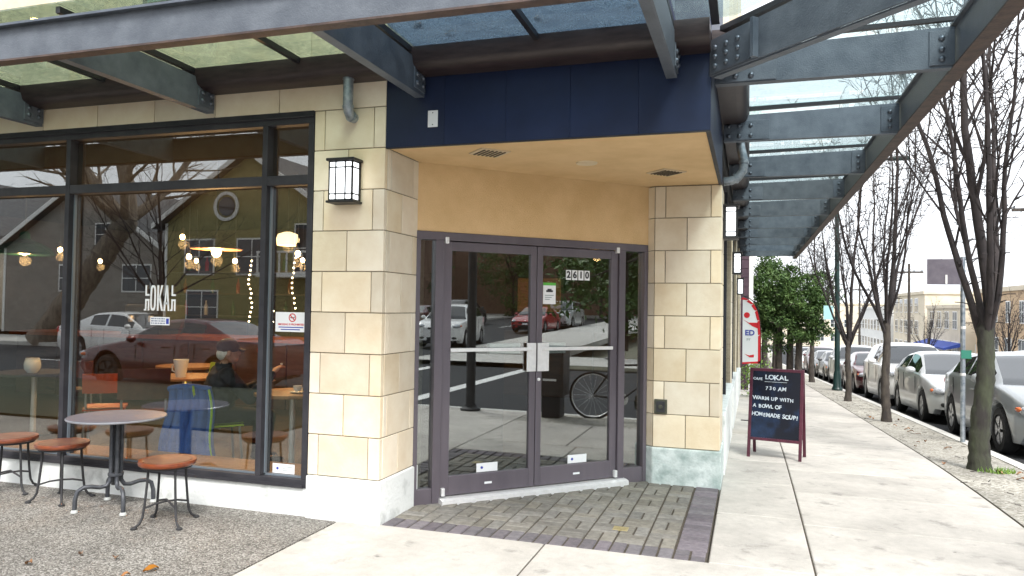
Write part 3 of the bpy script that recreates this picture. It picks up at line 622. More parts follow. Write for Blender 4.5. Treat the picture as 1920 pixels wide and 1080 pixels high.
# solar struts: small glazing strut post near the corner
part('glazing_bar', MB().ext([(-.24, -.20, zw-.045), (-.19, -.20, zw-.045), (-.19, -1.44, zo-.045), (-.24, -1.44, zo-.045)], (0, 0, .04)), BAR, CN)
part('glazing_bar', MB().ext([h0+Vector((.0, 0, .265))+hd*.1+hn*.02, h0+Vector((0, 0, .285))+hd*L+hn*.02, h0+Vector((0, 0, .32))+hd*L+hn*.02, h0+Vector((0, 0, .30))+hd*.1+hn*.02], -hn*.05), BAR, CN)
# tie rod and cleat above the canopy at the left
tr = MB().tube([(-6.9, -1.2, 3.66), (-5.28, -1.05, 3.70), (-5.02, -1.30, 3.53)], .008, 6)
part('tie_rod', tr, BLACK, CN); part('rod_cleat', MB().ext([(-4.98, -1.35, 3.50), (-4.80, -1.35, 3.50), (-4.98, -1.35, 3.60)], (0, .03, 0)), STEEL, CN)
# fallen leaves on the glass
random.seed(11)
def leaf_me(s):
    mb = MB(); mb.grid(4, 2, lambda u, v: ((u-.5)*s, (v-.5)*s*.55*math.sin(math.pi*min(.98, max(.04, u))), .012*math.sin(u*5)+abs(v-.5)*.02)); return mb.mesh('leaf')
LM = [leaf_me(.10), leaf_me(.075), leaf_me(.06)]
def fallen(x, y, z, label, grp, k):
    o = link('fallen_leaf', LM[k % 3], DEAD, None, (x, y, z+.006), rot=(random.uniform(-.2, .2), random.uniform(-.2, .2), random.uniform(0, 6))); tag(o, label, 'leaf', grp)
for i, (x, y) in enumerate(((-2.1, -.55), (-1.95, -.35), (-1.86, -1.15), (-1.72, -.95), (-1.3, -.45), (-1.12, -.75), (-1.5, -1.25), (-.85, -1.1), (-.7, -.5), (-.3, -.9), (-3.0, -1.2), (-3.1, -.9), (-.15, -.6), (-.32, -1.2))):
    fallen(x, y, lerp(zw, zo, (-.16-y)/1.31)+.010, 'orange brown fallen leaf lying on the canopy glass over the entrance', 'fallen leaves on the canopy glass', i)
# ================================================================== LANTERNS, PIPES, SMALL FITTINGS
def lantern(loc, rz, label):
    t = thing('wall_lantern', label, 'lantern', loc, rz, 'wall lanterns on the stone piers')   # local: y<0 is outwards, z=0 bottom
    w, d, h = .20, .13, .335
    part('backplate', MB().box(-w/2, w/2, -.02, 0, .01, h-.01), BLACK, t, bevel=.003)
    part('cap', MB().box(-w/2-.018, w/2+.018, -d-.018, -.001, h-.022, h), BLACK, t, bevel=.006); part('base', MB().box(-w/2-.016, w/2+.016, -d-.016, -.001, 0, .018), BLACK, t, bevel=.006)
    part('opal_glass', MB().box(-w/2+.006, w/2-.006, -d+.004, -.022, .02, h-.024), OPAL, t)
    b = .009; c = MB()
    for x in (-w/2, -.045, .045-b, w/2-b): c.box(x, x+b, -d-.004, -d+.003, .018, h-.022)
    for z in (.018, .062, h-.075, h-.031): c.box(-w/2, w/2, -d-.004, -d+.003, z, z+b)
    for s in (-1, 1):
        xx = s*(w/2-.004)
        for y in (-d+.003, -.03): c.box(xx-.005, xx+.005, y, y+b, .018, h-.022)
        for z in (.018, .062, h-.075, h-.031): c.box(xx-.005, xx+.005, -d+.003, -.02, z, z+b)
    part('cage', c, BLACK, t); return t
lantern((-2.905, -.002, 2.385), 0, 'black caged lantern with white panes on the stone column left of the doors')
lantern((-.249, 2.56, 2.32), R(90), 'black caged lantern on the stone column right of the doors')
lantern((-.249, 6.70, 2.17), R(90), 'second black lantern down the side wall past the entrance')
lantern((-.249, 10.9, 1.95), R(90), 'farthest small black lantern on the side wall above the red banner')
def elbow(name, pts, r, label):
    t = thing(name, label, 'pipe', pts[0], world=True)
    part('pipe', MB().tube(pts, r, 14), GALV, t, smooth=50)
    for p, q in ((.0, 1), (.45, 1), (.8, 1)):
        i = int(p*(len(pts)-1)); a, b = Vector(pts[i]), Vector(pts[i+1]); d = (b-a).normalized()
        part('collar', MB().tube([a+d*.004, a+d*.026], r*1.14, 14), GALV, t, smooth=50)
    return t
elbow('downpipe', [(-2.865, -.115, 3.33), (-2.865, -.115, 3.25), (-2.865, -.115, 3.18), (-2.868, -.11, 3.12), (-2.872, -.095, 3.08), (-2.875, -.06, 3.05), (-2.876, -.02, 3.045), (-2.876, .02, 3.045)], .038, 'short galvanised drain elbow under the canopy gutter')
elbow('downpipe', [(-.10, 2.62, 3.33), (-.09, 2.62, 3.22), (-.06, 2.62, 3.10), (-.07, 2.62, 3.0), (-.12, 2.62, 2.93), (-.18, 2.62, 2.905), (-.25, 2.62, 2.90)], .042, 'curved black drain elbow at the right column under the gutter')
hb = thing('wall_box', 'small dark bronze utility plate on the right stone column', 'utility box', (-.78, 2.2, .64), world=True)
part('box', MB().box(-.855, -.735, 2.182, 2.2, .638, .775), pm('aged_bronze', (.06, .065, .045), (.11, .11, .08), scale=20, rough=.5, metal=.4), hb, bevel=.004)
part('bezel', MB().box(-.835, -.755, 2.174, 2.182, .655, .758), BLACKM, hb, bevel=.003); part('knob', MB().lathe([(.02, 0), (.02, .008), (0, .01)], 12, Matrix.Rotation(R(90), 3, 'X'), (-.795, 2.174, .706)), MATS['aged_bronze'], hb, smooth=40)
# ================================================================== WINDOW GRAPHICS
GW = frame((-4.89, .074, 1.55), (1, 0, 0), (0, 0, 1))
def strokes(rects): 
    mb = MB()
    for r_ in rects:
        if len(r_) == 4: mb.box(r_[0], r_[1], r_[2], r_[3], 0, .001)
        else: mb.ext([(x, y, 0) for x, y in zip(r_[0::2], r_[1::2])], (0, 0, .001))
    return mb
LG = thing('window_lettering', 'white LOKAL lettering on the large cafe window', 'lettering', (-4.725, .0735, 1.55), world=True)
H = .215; s = .0155
def hook(x, w): return strokes([(x, x+s, .125, H), (x+s, x+w, .125, .125+s), (x, x+w, .098-s, .098), (x, x+s, .012, .098-s), (x-.012, x+s-.002, 0, .013), (x+w-s, x+w, 0, .098-s)])
part('letter_l', hook(.012, .044).xform(GW), STICK, LG)
ring = []; 
o_ = MB(); n_ = 18
for i in range(n_):
    a, b = 2*math.pi*i/n_, 2*math.pi*(i+1)/n_; sg = lambda v, e: math.copysign(abs(v)**e, v)
    P = lambda t, rx, ry: (.094+rx*sg(math.cos(t), .6), H/2+ry*sg(math.sin(t), .6), 0)
    o_.ext([P(a, .030, H/2), P(b, .030, H/2), P(b, .012, H/2-.02), P(a, .012, H/2-.02)], (0, 0, .001))
part('letter_o', o_.xform(GW), STICK, LG)
part('letter_k', strokes([(.136, .136+s+.003, 0, H), (.154, .100, .176, H, .196, H, .166, .105), (.152, .112, .170, .118, .200, 0, .180, 0)]).xform(GW), STICK, LG)
part('letter_a', strokes([(.204, 0, .226, H, .240, H, .222, 0), (.232, H, .246, H, .266, 0, .248, 0), (.216, .254, .055, .072)]).xform(GW), STICK, LG)
part('letter_l', hook(.284, .044).xform(GW), STICK, LG)
SB = thing('window_label', 'small white strip label under the LOKAL lettering', 'label', (-4.72, .0735, 1.43), world=True)
GS = frame((-4.82, .0745, 1.43), (1, 0, 0), (0, 0, 1)); lab = part('label_card', MB().box(0, .2, 0, .068, -.001, 0).xform(GS), STICK, SB)
pr_ = MB()
for r_ in range(3):
    x = .008
    while x < .15: w = random.uniform(.01, .03); pr_.box(x, min(x+w, .155), .010+r_*.019, .020+r_*.019, .0002, .0008); x += w+.006
part('print', pr_.xform(GS), pm('ink_mid', (.18, .2, .3), rough=.6), lab); part('print', MB().box(.165, .193, .010, .056, .0002, .0008).xform(GS), BLUEI, lab)
NS = thing('no_smoking_sign', 'white no smoking notice on the narrow window pane beside the column', 'sign', (-3.44, .0735, 1.40), world=True)
GN = frame((-3.585, .0745, 1.405), (1, 0, 0), (0, 0, 1)); cd = part('card', MB().box(0, .285, 0, .155, -.001, 0).xform(GN), STICK, NS)
rg = MB(); n_ = 24
for i in range(n_):
    a, b = 2*math.pi*i/n_, 2*math.pi*(i+1)/n_; P = lambda t, r_: (.155+r_*math.cos(t), .112+r_*math.sin(t), .0004)
    rg.ext([P(a, .034), P(b, .034), P(b, .026), P(a, .026)], (0, 0, .0006))
rg.ext([(.155+.03*math.cos(R(135))-.003, .112+.03*math.sin(R(135))-.003, .0014), (.155+.03*math.cos(R(135))+.003, .112+.03*math.sin(R(135))+.003, .0014), (.155-.03*math.cos(R(135))+.003, .112-.03*math.sin(R(135))+.003, .0014), (.155-.03*math.cos(R(135))-.003, .112-.03*math.sin(R(135))-.003, .0014)], (0, 0, .0006))
part('prohibition_ring', rg.xform(GN), REDI, cd); part('cigarette', MB().box(.135, .175, .108, .115, .0004, .001).box(.17, .173, .116, .126, .0004, .001).xform(GN), INK, cd)
part('lettering', text_mb('SMOKING IS PROHIBITED', .021, .0004).xform(GN @ Matrix.Translation((.143, .058, .0008))), REDI, cd)
for q in range(2): part('print', MB().box(.03+.02*q, .255-.03*q, .032-.018*q, .040-.018*q, .0004, .001).xform(GN), BLUEI, cd)
WS = thing('window_sticker', 'white rectangular sticker at the foot of the narrow window pane', 'sticker', (-3.48, .0735, .29), world=True)
GT = frame((-3.58, .0745, .292), (1, 0, 0), (0, 0, 1)); cd = part('card', MB().box(0, .2, 0, .075, -.001, 0).xform(GT), STICK, WS)
part('dot', MB().lathe([(.011, 0), (.011, .001), (0, .001)], 12, None, (.045, .038, 0)).xform(GT), BLUEI, cd)
for q in range(3): part('print', MB().box(.09, .18-.02*q, .050-.014*q, .054-.014*q, .0002, .0006).xform(GT), MATS['ink_grey'], cd)
# ================================================================== PAVEMENT FURNITURE
def stool(x, y, rz, label):
    t = thing('stool', label, 'stool', (x, y, 0), rz, 'wooden seated iron stools on the aggregate paving')
    part('seat', MB().lathe([(.185, .428), (.196, .436), (.199, .452), (.196, .466), (.178, .466), (.150, .460), (.08, .457), (0, .456)], 32), WOODR, t, smooth=50); part('seat_dish', MB().lathe([(0, .4585), (.08, .4595), (.150, .4625), (.172, .4675), (.172, .4645), (.0, .4565)], 32), pm('worn_seat', (.085, .035, .025), (.14, .058, .038), scale=6, rough=.45, stretch=(1, 6, 6)), t, smooth=50)
    part('seat_ring', MB().lathe([(.15, .412), (.172, .412), (.172, .4285), (.15, .4285)], 28, ring=True), BLACKM, t, smooth=40)
    for k in range(4):
        a = R(45+90*k); c, s_ = math.cos(a), math.sin(a)
        pts = [(c*.135, s_*.135, .415), (c*.142, s_*.142, .30), (c*.155, s_*.155, .16), (c*.168, s_*.168, .07), (c*.19, s_*.19, .028), (c*.222, s_*.222, .010)]
        l = part('leg', MB().tube(pts, .0095, 8), BLACKM, t, smooth=50)
        part('foot', MB().lathe([(.022, 0), (.024, .006), (.016, .014), (0, .018)], 12, None, (c*.226, s_*.226, 0)), BLACKM, l, smooth=50)
    for k in range(2):
        a = R(45+90*k); c, s_ = math.cos(a), math.sin(a)
        part('cross_brace', MB().tube([(c*.16, s_*.16, .135), (c*.08, s_*.08, .155), (0, 0, .160+.013*k), (-c*.08, -s_*.08, .155), (-c*.16, -s_*.16, .135)], .0075, 8), BLACKM, t, smooth=50)
    return t
stool(-4.08, -.50, R(20), 'round wooden stool standing nearest, right of the bistro table')
stool(-5.35, -.27, R(5), 'middle round wooden stool, just left of the bistro table')
stool(-5.97, -.22, R(35), 'leftmost round wooden stool, cut by the picture edge')
tb = thing('bistro_table', 'round slate grey bistro table with curved iron legs outside the window', 'table', (-4.76, -.30, 0), R(12))
part('tabletop', MB().lathe([(.0, .695), (.30, .695), (.345, .700), (.355, .709), (.352, .718), (.33, .722), (.0, .722)], 48), TTOP, tb, smooth=40)
part('rim', MB().lathe([(.3565, .702), (.3595, .706), (.3595, .714), (.3565, .717)], 48, ring=True), pm('pale_metal_rim', (.35, .36, .4), rough=.35, metal=.5), tb, smooth=40)
col = MB()
for k in range(4):
    a = R(45+90*k); c, s_ = math.cos(a), math.sin(a)
    pts = [(c*.035, s_*.035, .69), (c*.035, s_*.035, .45), (c*.035, s_*.035, .26), (c*.040, s_*.040, .21), (c*.065, s_*.065, .175), (c*.11, s_*.11, .17), (c*.17, s_*.17, .185), (c*.22, s_*.22, .185), (c*.262, s_*.262, .16), (c*.278, s_*.278, .10), (c*.280, s_*.280, .02)]
    l = part('leg', MB().tube(pts, .0165, 10), IRONB, tb, smooth=50)
    part('glide', MB().lathe([(.026, 0), (.026, .012), (.018, .022), (0, .022)], 14, None, (c*.28, s_*.28, 0)), pm('pale_glide', (.5, .52, .5), rough=.5), l, smooth=50)
part('hub_plate', MB().lathe([(.09, .685), (.09, .694), (0, .694)], 20), IRONB, tb, smooth=40); part('collar', MB().lathe([(.056, .25), (.058, .262), (.056, .274)], 20), IRONB, tb, smooth=40)
# sandwich board
P0, P1 = Vector((.02, 4.36, zg(4.36))), Vector((.61, 4.24, zg(4.24))); ang = math.atan2(P1.y-P0.y, P1.x-P0.x); wS = (P1-P0).length
sbd = thing('sandwich_board', 'black chalkboard sandwich sign with a maroon frame on the sidewalk', 'sign', tuple((P0+P1)/2), ang)
MAR = pm('maroon_wood', (.055, .008, .02), (.09, .014, .032), scale=10, rough=.4)
CBD = pm('chalkboard', (.004, .006, .014), (.012, .03, .075), scale=2.6, rough=.3, spec=.35, lo=.45, hi=.62)  # navy patches in the colour stand in for blue reflections on the panel
def board(sg):
    T = Matrix.Rotation(R(9)*-sg if False else 0, 4, 'X'); lean = .10*sg
    w = wS/2; f = .035; Zt = 1.03
    def Q(x0, x1, z0, z1, d0, d1): # leaning slab
        mb = MB(); 
        P = lambda x, z, d: (x, sg*(.17*(1-z/Zt)+.012)+d, z)
        mb.add([P(x0, z0, d0), P(x1, z0, d0), P(x1, z0, d1), P(x0, z0, d1), P(x0, z1, d0), P(x1, z1, d0), P(x1, z1, d1), P(x0, z1, d1)], [(0, 3, 2, 1), (4, 5, 6, 7), (0, 1, 5, 4), (1, 2, 6, 5), (2, 3, 7, 6), (3, 0, 4, 7)]); return mb
    for a in (-w, w-f): part('leg', Q(a, a+f, 0, Zt, -.012, .012), MAR, sbd, bevel=.003)
    for z in (.20, Zt-.035): part('rail', Q(-w+f, w-f, z, z+.032, -.011, .011), MAR, sbd, bevel=.003)
    return part('chalk_panel', Q(-w+f, w-f, .232, Zt-.035, -.004, .004), CBD, sbd)
cp = board(-1); board(1)
slope = Vector((0, .17/1.03, 1)).normalized()
def chalk(txt, x, z, size, al='LEFT', b=.0012, sx=1, rz=0):
    y = -(.17*(1-z/1.03)+.012)-.006
    M = frame((x, y, z), (1, 0, 0), slope) @ Matrix.Rotation(rz, 4, 'Z')
    mb = MB(); rr = random.Random(txt); wd = {'I': .32, 'M': .86, 'W': .98, ' ': .36, '!': .34, 'E': .58, 'F': .55, 'L': .54, '1': .5}
    tot = sum(wd.get(c, .70) for c in txt)*size*sx; px = -tot/2 if al == 'CENTER' else 0
    for c in txt:
        a = wd.get(c, .70)*size*sx
        if c != ' ':
            g = text_mb(c, size*rr.uniform(.92, 1.12), b, sx=sx*rr.uniform(.92, 1.08)); g.xform(Matrix.Translation((px+a/2, rr.uniform(-.06, .06)*size, 0)) @ Matrix.Rotation(rr.uniform(-.10, .10), 4, 'Z')); mb.add(g.v, g.f)
        px += a
    part('chalk_writing', mb.xform(M), CHALK, cp)
chalk('LOKAL', .0, .925, .075, 'CENTER', .002, 1.1); chalk('CAFE', -.262, .905, .042, rz=-.05); chalk('730 AM', -.125, .80, .06, rz=-.02)
part('chalk_writing', MB().box(-.13, .12, -.002, .002, 0, .001).xform(frame((0, -(.17*(1-.875/1.03)+.018), .875), (1, 0, 0), slope)), CHALK, cp)
chalk('WARM UP WITH', -.255, .685, .056, rz=-.03, b=.0018); chalk('A BOWL OF', -.255, .595, .058, rz=-.03, b=.0018); chalk('HOMEMADE SOUP!', -.262, .50, .062, rz=-.04, b=.0018, sx=.9)
# feather banner
FB = thing('feather_banner', 'red and white feather banner standing by the side wall', 'banner', (.02, 8.6, zg(8.6)))
z0 = zg(8.6); out = []
wv = [(-.13, .98), (.165, 1.0), (.165, 1.5), (.15, 1.75), (.11, 1.92), (.05, 2.03), (-.03, 2.10), (-.13, 2.14)]
zz = lambda z: z
part('flag', MB().ext([(x, 0, z) for x, z in wv], (0, .004, 0)), pm('banner_white', (.8, .8, .8), rough=.7), FB)
edge = [(.165, 1.0), (.165, 1.5), (.15, 1.75), (.11, 1.92), (.05, 2.03), (-.03, 2.10), (-.13, 2.14)]
e = MB()
for a, b in zip(edge, edge[1:]):
    e.ext([(a[0], -.002, a[1]), (a[0]-.038, -.002, a[1]-.012), (b[0]-.038, -.002, b[1]-.035), (b[0], -.002, b[1])], (0, -.002, 0))
e.ext([(-.13, -.002, .98), (.165, -.002, 1.0), (.165, -.002, 1.035), (-.13, -.002, 1.01)], (0, -.002, 0))
BR = pm('banner_red', (.62, .01, .02), rough=.6); part('red_border', e, BR, FB)
part('red_dot', MB().lathe([(.05, 0), (.05, .002), (0, .002)], 18, Matrix.Rotation(R(90), 3, 'X'), (-.06, -.002, 1.83)), BR, FB)
part('red_swoosh', MB().ext([(-.13, -.002, 1.76), (-.03, -.002, 1.70), (.12, -.002, 1.70), (.12, -.002, 1.60), (.03, -.002, 1.64)], (0, -.002, 0)), BR, FB)
part('lettering', text_mb('ED', .13, .004).xform(frame((-.01, -.0035, 1.52), (1, 0, 0), (0, 0, 1))), BLUEI, FB); part('lettering', text_mb('py', .07).xform(frame((-.03, -.0035, 1.42), (1, 0, 0), (0, 0, 1))), MATS['ink_grey'], FB)
part('red_swoosh', MB().ext([(-.10, -.002, 1.16), (-.02, -.002, 1.13), (.06, -.002, 1.15), (.06, -.002, 1.10), (-.01, -.002, 1.10)], (0, -.002, 0)), BR, FB)
part('pole', MB().tube([(.17, .01, 0), (.172, .01, 1.0), (.168, .01, 1.55), (.13, .01, 1.92), (.06, .01, 2.06), (-.03, .01, 2.13), (-.14, .01, 2.17)], .008, 6), BLACK, FB)
part('cross_base', MB().box(-.15, .45, -.02, .02, 0, .015).box(.15, .19, -.3, .3, .016, .03), BLACK, FB)
# sign post with the back of a sign
SP = thing('sign_post', 'galvanised street sign post with the grey back of a square sign', 'sign', (3.0-.07, 7.2, zg(7.2)))
part('post', MB().tube([(0, 0, 0), (0, 0, 2.66)], .032, 12), GALV, SP, smooth=40)
sg = part('sign_plate', MB().box(-.47, -.01, -.045, -.04, 2.26, 2.63), pm('sign_back', (.12, .105, .13), (.16, .145, .17), scale=8, rough=.5, metal=.3), SP, bevel=.002)
part('bracket', MB().box(-.235, -.21, -.056, -.046, 2.27, 2.40), WHITE, sg); part('bracket', MB().box(-.24, .03, -.039, -.03, 2.44, 2.47), GALV, sg)
for z in (.95, 1.62): part('clamp', MB().lathe([(.036, 0), (.038, .01), (.038, .03), (.036, .04)], 14, None, (0, 0, z)), ALU, SP, smooth=40)
part('tag_plate', MB().box(-.03, .10, -.04, -.036, 1.20, 1.32), pm('green_tag', (.03, .2, .14), rough=.5), SP)
# green lamp post downhill
LP = thing('lamp_post', 'tall dark green lamp post at the kerb beyond the third tree', 'lamp post', (2.74, 21.4, zg(21.4)))
GRN = pm('dark_green_paint', (.004, .022, .02), (.008, .032, .03), scale=6, rough=.4)
part('base', MB().lathe([(.16, 0), (.17, .05), (.13, .12), (.115, .5), (.09, .62)], 20), GRN, LP, smooth=40)
part('pole', MB().tube([(0, 0, .6), (0, 0, 2.2), (-.02, 0, 4.6), (-.05, 0, 7.2)], [.085, .08, .07, .055], 14), GRN, LP, smooth=50)
part('arm', MB().tube([(-.05, 0, 7.1), (.6, 0, 7.4), (1.6, 0, 7.5)], .04, 8), GRN, LP, smooth=50); part('lamp_head', MB().box(1.5, 2.1, -.12, .12, 7.44, 7.56), GRN, LP, bevel=.03)
part('notice', MB().box(-.42, -.12, -.02, -.015, 2.3, 2.75), pm('pale_blue_sign', (.35, .6, .62), rough=.5), LP)
# ================================================================== VEHICLES
def interp(keys, x):
    if x <= keys[0][0]: return keys[0][1]
    for (a, va), (b, vb) in zip(keys, keys[1:]):
        if x <= b: return lerp(va, vb, (x-a)/(b-a) if b > a else 1)
    return keys[-1][1]
def smoothed(keys, x, h=.10): return sum(interp(keys, x+h*k/3)*w for k, w in zip((-3, -2, -1, 0, 1, 2, 3), (1, 2, 3, 4, 3, 2, 1)))/16
KINDS = {
 'hatch': dict(L=4.40, W=1.75, H=1.48, cowl=.98, rf=1.95, rr=3.35, tail=4.15, belt=[(0, .60), (.12, .72), (.5, .84), (.98, .95), (2.2, 1.0), (3.6, 1.06), (4.2, 1.06), (4.40, .95)], roof=[(1.95, 1.42), (2.5, 1.48), (3.35, 1.40), (4.15, 1.10)], fw=.86, rwx=3.52),
 'sedan': dict(L=4.65, W=1.80, H=1.44, cowl=1.22, rf=2.05, rr=3.15, tail=3.95, belt=[(0, .58), (.12, .70), (.5, .80), (1.22, .92), (2.4, .95), (3.9, 1.02), (4.45, 1.0), (4.65, .88)], roof=[(2.05, 1.39), (2.6, 1.44), (3.15, 1.40), (3.95, 1.05)], fw=.92, rwx=3.68),
 'suv': dict(L=4.65, W=1.88, H=1.72, cowl=1.15, rf=1.85, rr=3.95, tail=4.50, belt=[(0, .72), (.10, .90), (.4, 1.0), (1.15, 1.08), (2.4, 1.12), (4.0, 1.17), (4.5, 1.16), (4.65, 1.0)], roof=[(1.85, 1.64), (2.6, 1.72), (3.95, 1.66), (4.50, 1.22)], fw=.90, rwx=3.66),
}
WR = .33
def car(name, label, kind, loc, heading, pmat, group=None, lights=LENS, rim=None):
    K = KINDS[kind]; L, Wd = K['L'], K['W']; t = thing(name, label, 'car', loc, heading, group)   # local +x = forward, nose at +L/2
    wr = WR*(1.1 if kind == 'suv' else 1); xw = (K['fw'], K['rwx']); hw = Wd/2
    wk = [(0, .70), (.08, .84), (.3, .95), (.8, 1), (L-.8, 1), (L-.3, .96), (L-.08, .88), (L, .78)]
    roof = [(0, -9), (K['cowl'], interp(K['belt'], K['cowl'])+.02)]+K['roof']+[(K['tail']+.06, interp(K['belt'], K['tail'])+.02)]
    xs = sorted(set([round(L*i/72, 4) for i in range(73)]+[K['cowl'], K['rf'], K['rr'], K['tail']]))
    rings = []
    for x in xs:
        w = hw*smoothed(wk, x, .06); zb = smoothed(K['belt'], x, .14); zr = max(zb+.025, smoothed(roof, x, .14) if K['cowl']-.05 < x < K['tail']+.15 else zb+.025)
        zs = .20+(.10 if x < .2 or x > L-.2 else 0); zm = .55
        for c in xw:
            if abs(x-c) < wr+.05: zs = max(zs, wr+math.sqrt((wr+.05)**2-(x-c)**2))
        zm = max(zm, zs+.05); zm = min(zm, zb-.04); zs = min(zs, zm-.03)
        h = zr-zb; wrr = w-.10-.24*min(1, h/.55)*.9
        sh = min(.06, h*.2)
        ring = [(w*.80, zs), (w*.96, zs+.005), (w*1.0, (zs+zm)/2+.02), (w*1.0, zm+.05*0), (w*.97, zb-.03), (w*.94, zb), (lerp(w*.94, wrr, .10), zb+h*.10), (lerp(w*.94, wrr, .82), zb+h*.82), (wrr*.97, zb+h*.94), (wrr*.72, zr-.012*min(1, h/.3)), (wrr*.36, zr-.002), (0, zr)]
        rings.append(ring)
    nR = len(rings[0]); body = MB(); gl = MB(); ws = MB(); rw_ = MB()
    V = []; 
    for x, rg in zip(xs, rings):
        V += [(L/2-x, y, z) for y, z in rg]+[(L/2-x, -y, z) for y, z in rg]
    ap = K['cowl']+.42; bp = (K['rf']+K['rr'])/2+.02; cp_ = K['rr']-.0
    fb, fws, frw = [], [], []; fg = {}
    for i in range(len(xs)-1):
        xm = (xs[i]+xs[i+1])/2
        for k in range(nR-1):
            for sd in (0, 1):
                a, b = i*2*nR+sd*nR+k, (i+1)*2*nR+sd*nR+k
                f = (a, a+1, b+1, b) if sd else (a, b, b+1, a+1)
                dst = fb
                if k == 6 and ap < xm < K['rr']+(.25 if kind != 'sedan' else .1) and abs(xm-bp) > .04: dst = fg.setdefault((sd, xm > bp), [])
                elif k >= 8 and K['cowl']+.06 < xm < K['rf']-.02: dst = fws
                elif k >= 8 and K['rr']+.06 < xm < K['tail']-.03: dst = frw
                elif k == 7 and (K['cowl']+.10 < xm < K['rf']-.10) and False: dst = fws
                dst.append(f)
    n0 = range(nR); fb.append(tuple(range(nR))+tuple(reversed(range(nR, 2*nR-1)))); e = (len(xs)-1)*2*nR; fb.append((tuple(e+k for k in range(nR))+tuple(e+k for k in reversed(range(nR, 2*nR-1))))[::-1])
    def sub(fs):
        mb = MB(); mp = {}
        for f in fs:
            for i in f:
                if i not in mp: mp[i] = len(mp); mb.v.append(V[i])
        mb.f = [tuple(mp[i] for i in f) for f in fs]; return mb
    bd = part('body', sub(fb), pmat, t, smooth=38)
    [part('side_window', sub(q), CARG, t, smooth=50) for q in fg.values()]; part('windscreen', sub(fws), CARG, t, smooth=50); part('rear_window', sub(frw), CARG, t, smooth=50)
    part('underbody', MB().box(-L/2+.35, L/2-.35, -hw*.78, hw*.78, .17, .5), BLACK, t)
    for c in xw:
        for s_ in (-1, 1):
            M = Matrix.Rotation(R(90)*-s_, 3, 'X'); o = (L/2-c, s_*(hw-.21), wr)
            wh = part('wheel', MB().lathe([(wr*.62, .02), (wr*.9, .0), (wr, .04), (wr, .16), (wr*.92, .20), (wr*.66, .205), (wr*.64, .19)], 28, M, o, ring=True), TYRE, t, smooth=40)
            rm_ = MB().lathe([(wr*.64, .19), (wr*.60, .19), (wr*.56, .15), (wr*.18, .15), (wr*.16, .185), (0, .19)], 24, M, o)
            for q in range(5):
                a = q*2*math.pi/5; cc = Vector(o)+M@Vector((math.cos(a)*wr*.36, math.sin(a)*wr*.36, .175)); rm_.obox(cc, (wr*.5, wr*.13, .03), (M @ Matrix.Rotation(a, 3, 'Z')).to_4x4())
            part('rim', rm_, rim or RIM, wh, smooth=30)
    zb0 = interp(K['belt'], .12)
    for s_ in (-1, 1):
        y = s_*hw*.66
        hl = part('headlight', MB().ball((L/2-.155, s_*hw*.735, zb0-.065), (.20, .145, .085), 16, 10, Matrix.Rotation(s_*-.45, 3, 'Z')), lights, t, smooth=60)
        part('indicator', MB().ball((L/2-.25, s_*hw*.90, zb0-.05), (.11, .035, .035), 10, 6), ORGL, hl, smooth=60)
        part('taillight', MB().ball((-L/2+.11, s_*hw*.78, interp(K['belt'], L-.15)-.12), (.12, .11, .12), 12, 8), REDL, t, smooth=60)
        part('fog_light', MB().ball((L/2-.035, s_*hw*.66, .40), (.06, .11, .06), 10, 6), BLACK, t, smooth=60)
        part('mirror', MB().ball((L/2-K['cowl']-.42, s_*(hw+.09), interp(K['belt'], 1.3)+.08), (.07, .11, .075), 12, 8), pmat, t, smooth=60)
        for dx in (ap+.75, bp+.75): part('door_handle', MB().box(L/2-dx-.09, L/2-dx+.09, s_*hw*.985-.012, s_*hw*.985+.012, .84 if kind != 'suv' else .96, .865 if kind != 'suv' else .985), pmat, t, bevel=.005)
        for dx in (ap+.02, bp, K['rr']-.05):
            part('door_seam', MB().box(L/2-dx-.004, L/2-dx+.004, s_*hw*.995-.004, s_*hw*.995+.006, .42, interp(K['belt'], dx)-.05), BLACK, t)
    part('grille', MB().box(L/2-.10, L/2+.012, -hw*.42, hw*.42, zb0-.19, zb0-.11).box(L/2-.12, L/2+.014, -hw*.46, hw*.46, .29, .42), BLACK, t, bevel=.01)
    part('bumper_lip', MB().box(L/2-.25, L/2-.03, -hw*.62, hw*.62, .20, .26), BLACKM, t, bevel=.01)
    part('licence_plate', MB().box(L/2-.01, L/2+.018, -.15, .15, .44, .53), STICK, t)
    part('badge', MB().ball((L/2-.04, 0, zb0-.05), (.03, .05, .03), 10, 6), ALU, t, smooth=60)
    wp = interp(K['belt'], K['cowl'])
    part('wiper', MB().tube([(L/2-K['cowl']-.02, -.3, wp+.05), (L/2-K['cowl']-.06, .35, wp+.075)], .012, 5).tube([(L/2-K['cowl']-.02, .25, wp+.05), (L/2-K['cowl']-.06, .68, wp+.07)], .010, 5), BLACK, t)
    return t
SILV = paint('paint_silver', (.26, .28, .29), .3); WHT = paint('paint_white', (.74, .74, .73)); DRED = paint('paint_dark_red', (.075, .005, .009)); CHAR = paint('paint_charcoal', (.05, .052, .056)); SLV2 = paint('paint_pale_silver', (.44, .46, .46), .2); NAVYP = paint('paint_navy', (.02, .03, .06)); REDP = paint('paint_red', (.32, .015, .02))
HD = R(-90)
def park(kind, y_front, m, label, x=None, name='parked_car'):
    K = KINDS[kind]; y = y_front+K['L']/2; sl = (zg(y+1)-zg(y-1))/2
    c = car(name, label, kind, (x if x else KX+.36+K['W']/2, y, zg(y)-.14), HD, m, 'cars parked along the downhill kerb'); c.rotation_euler = (0, math.atan(sl), HD); return c
park('hatch', 6.5, SILV, 'silver hatchback parked nearest, beside the closest street tree')
park('hatch', 11.55, SLV2, 'pale silver hatchback parked second along the kerb')
park('suv', 16.6, WHT, 'white SUV parked third along the kerb, behind the second tree')
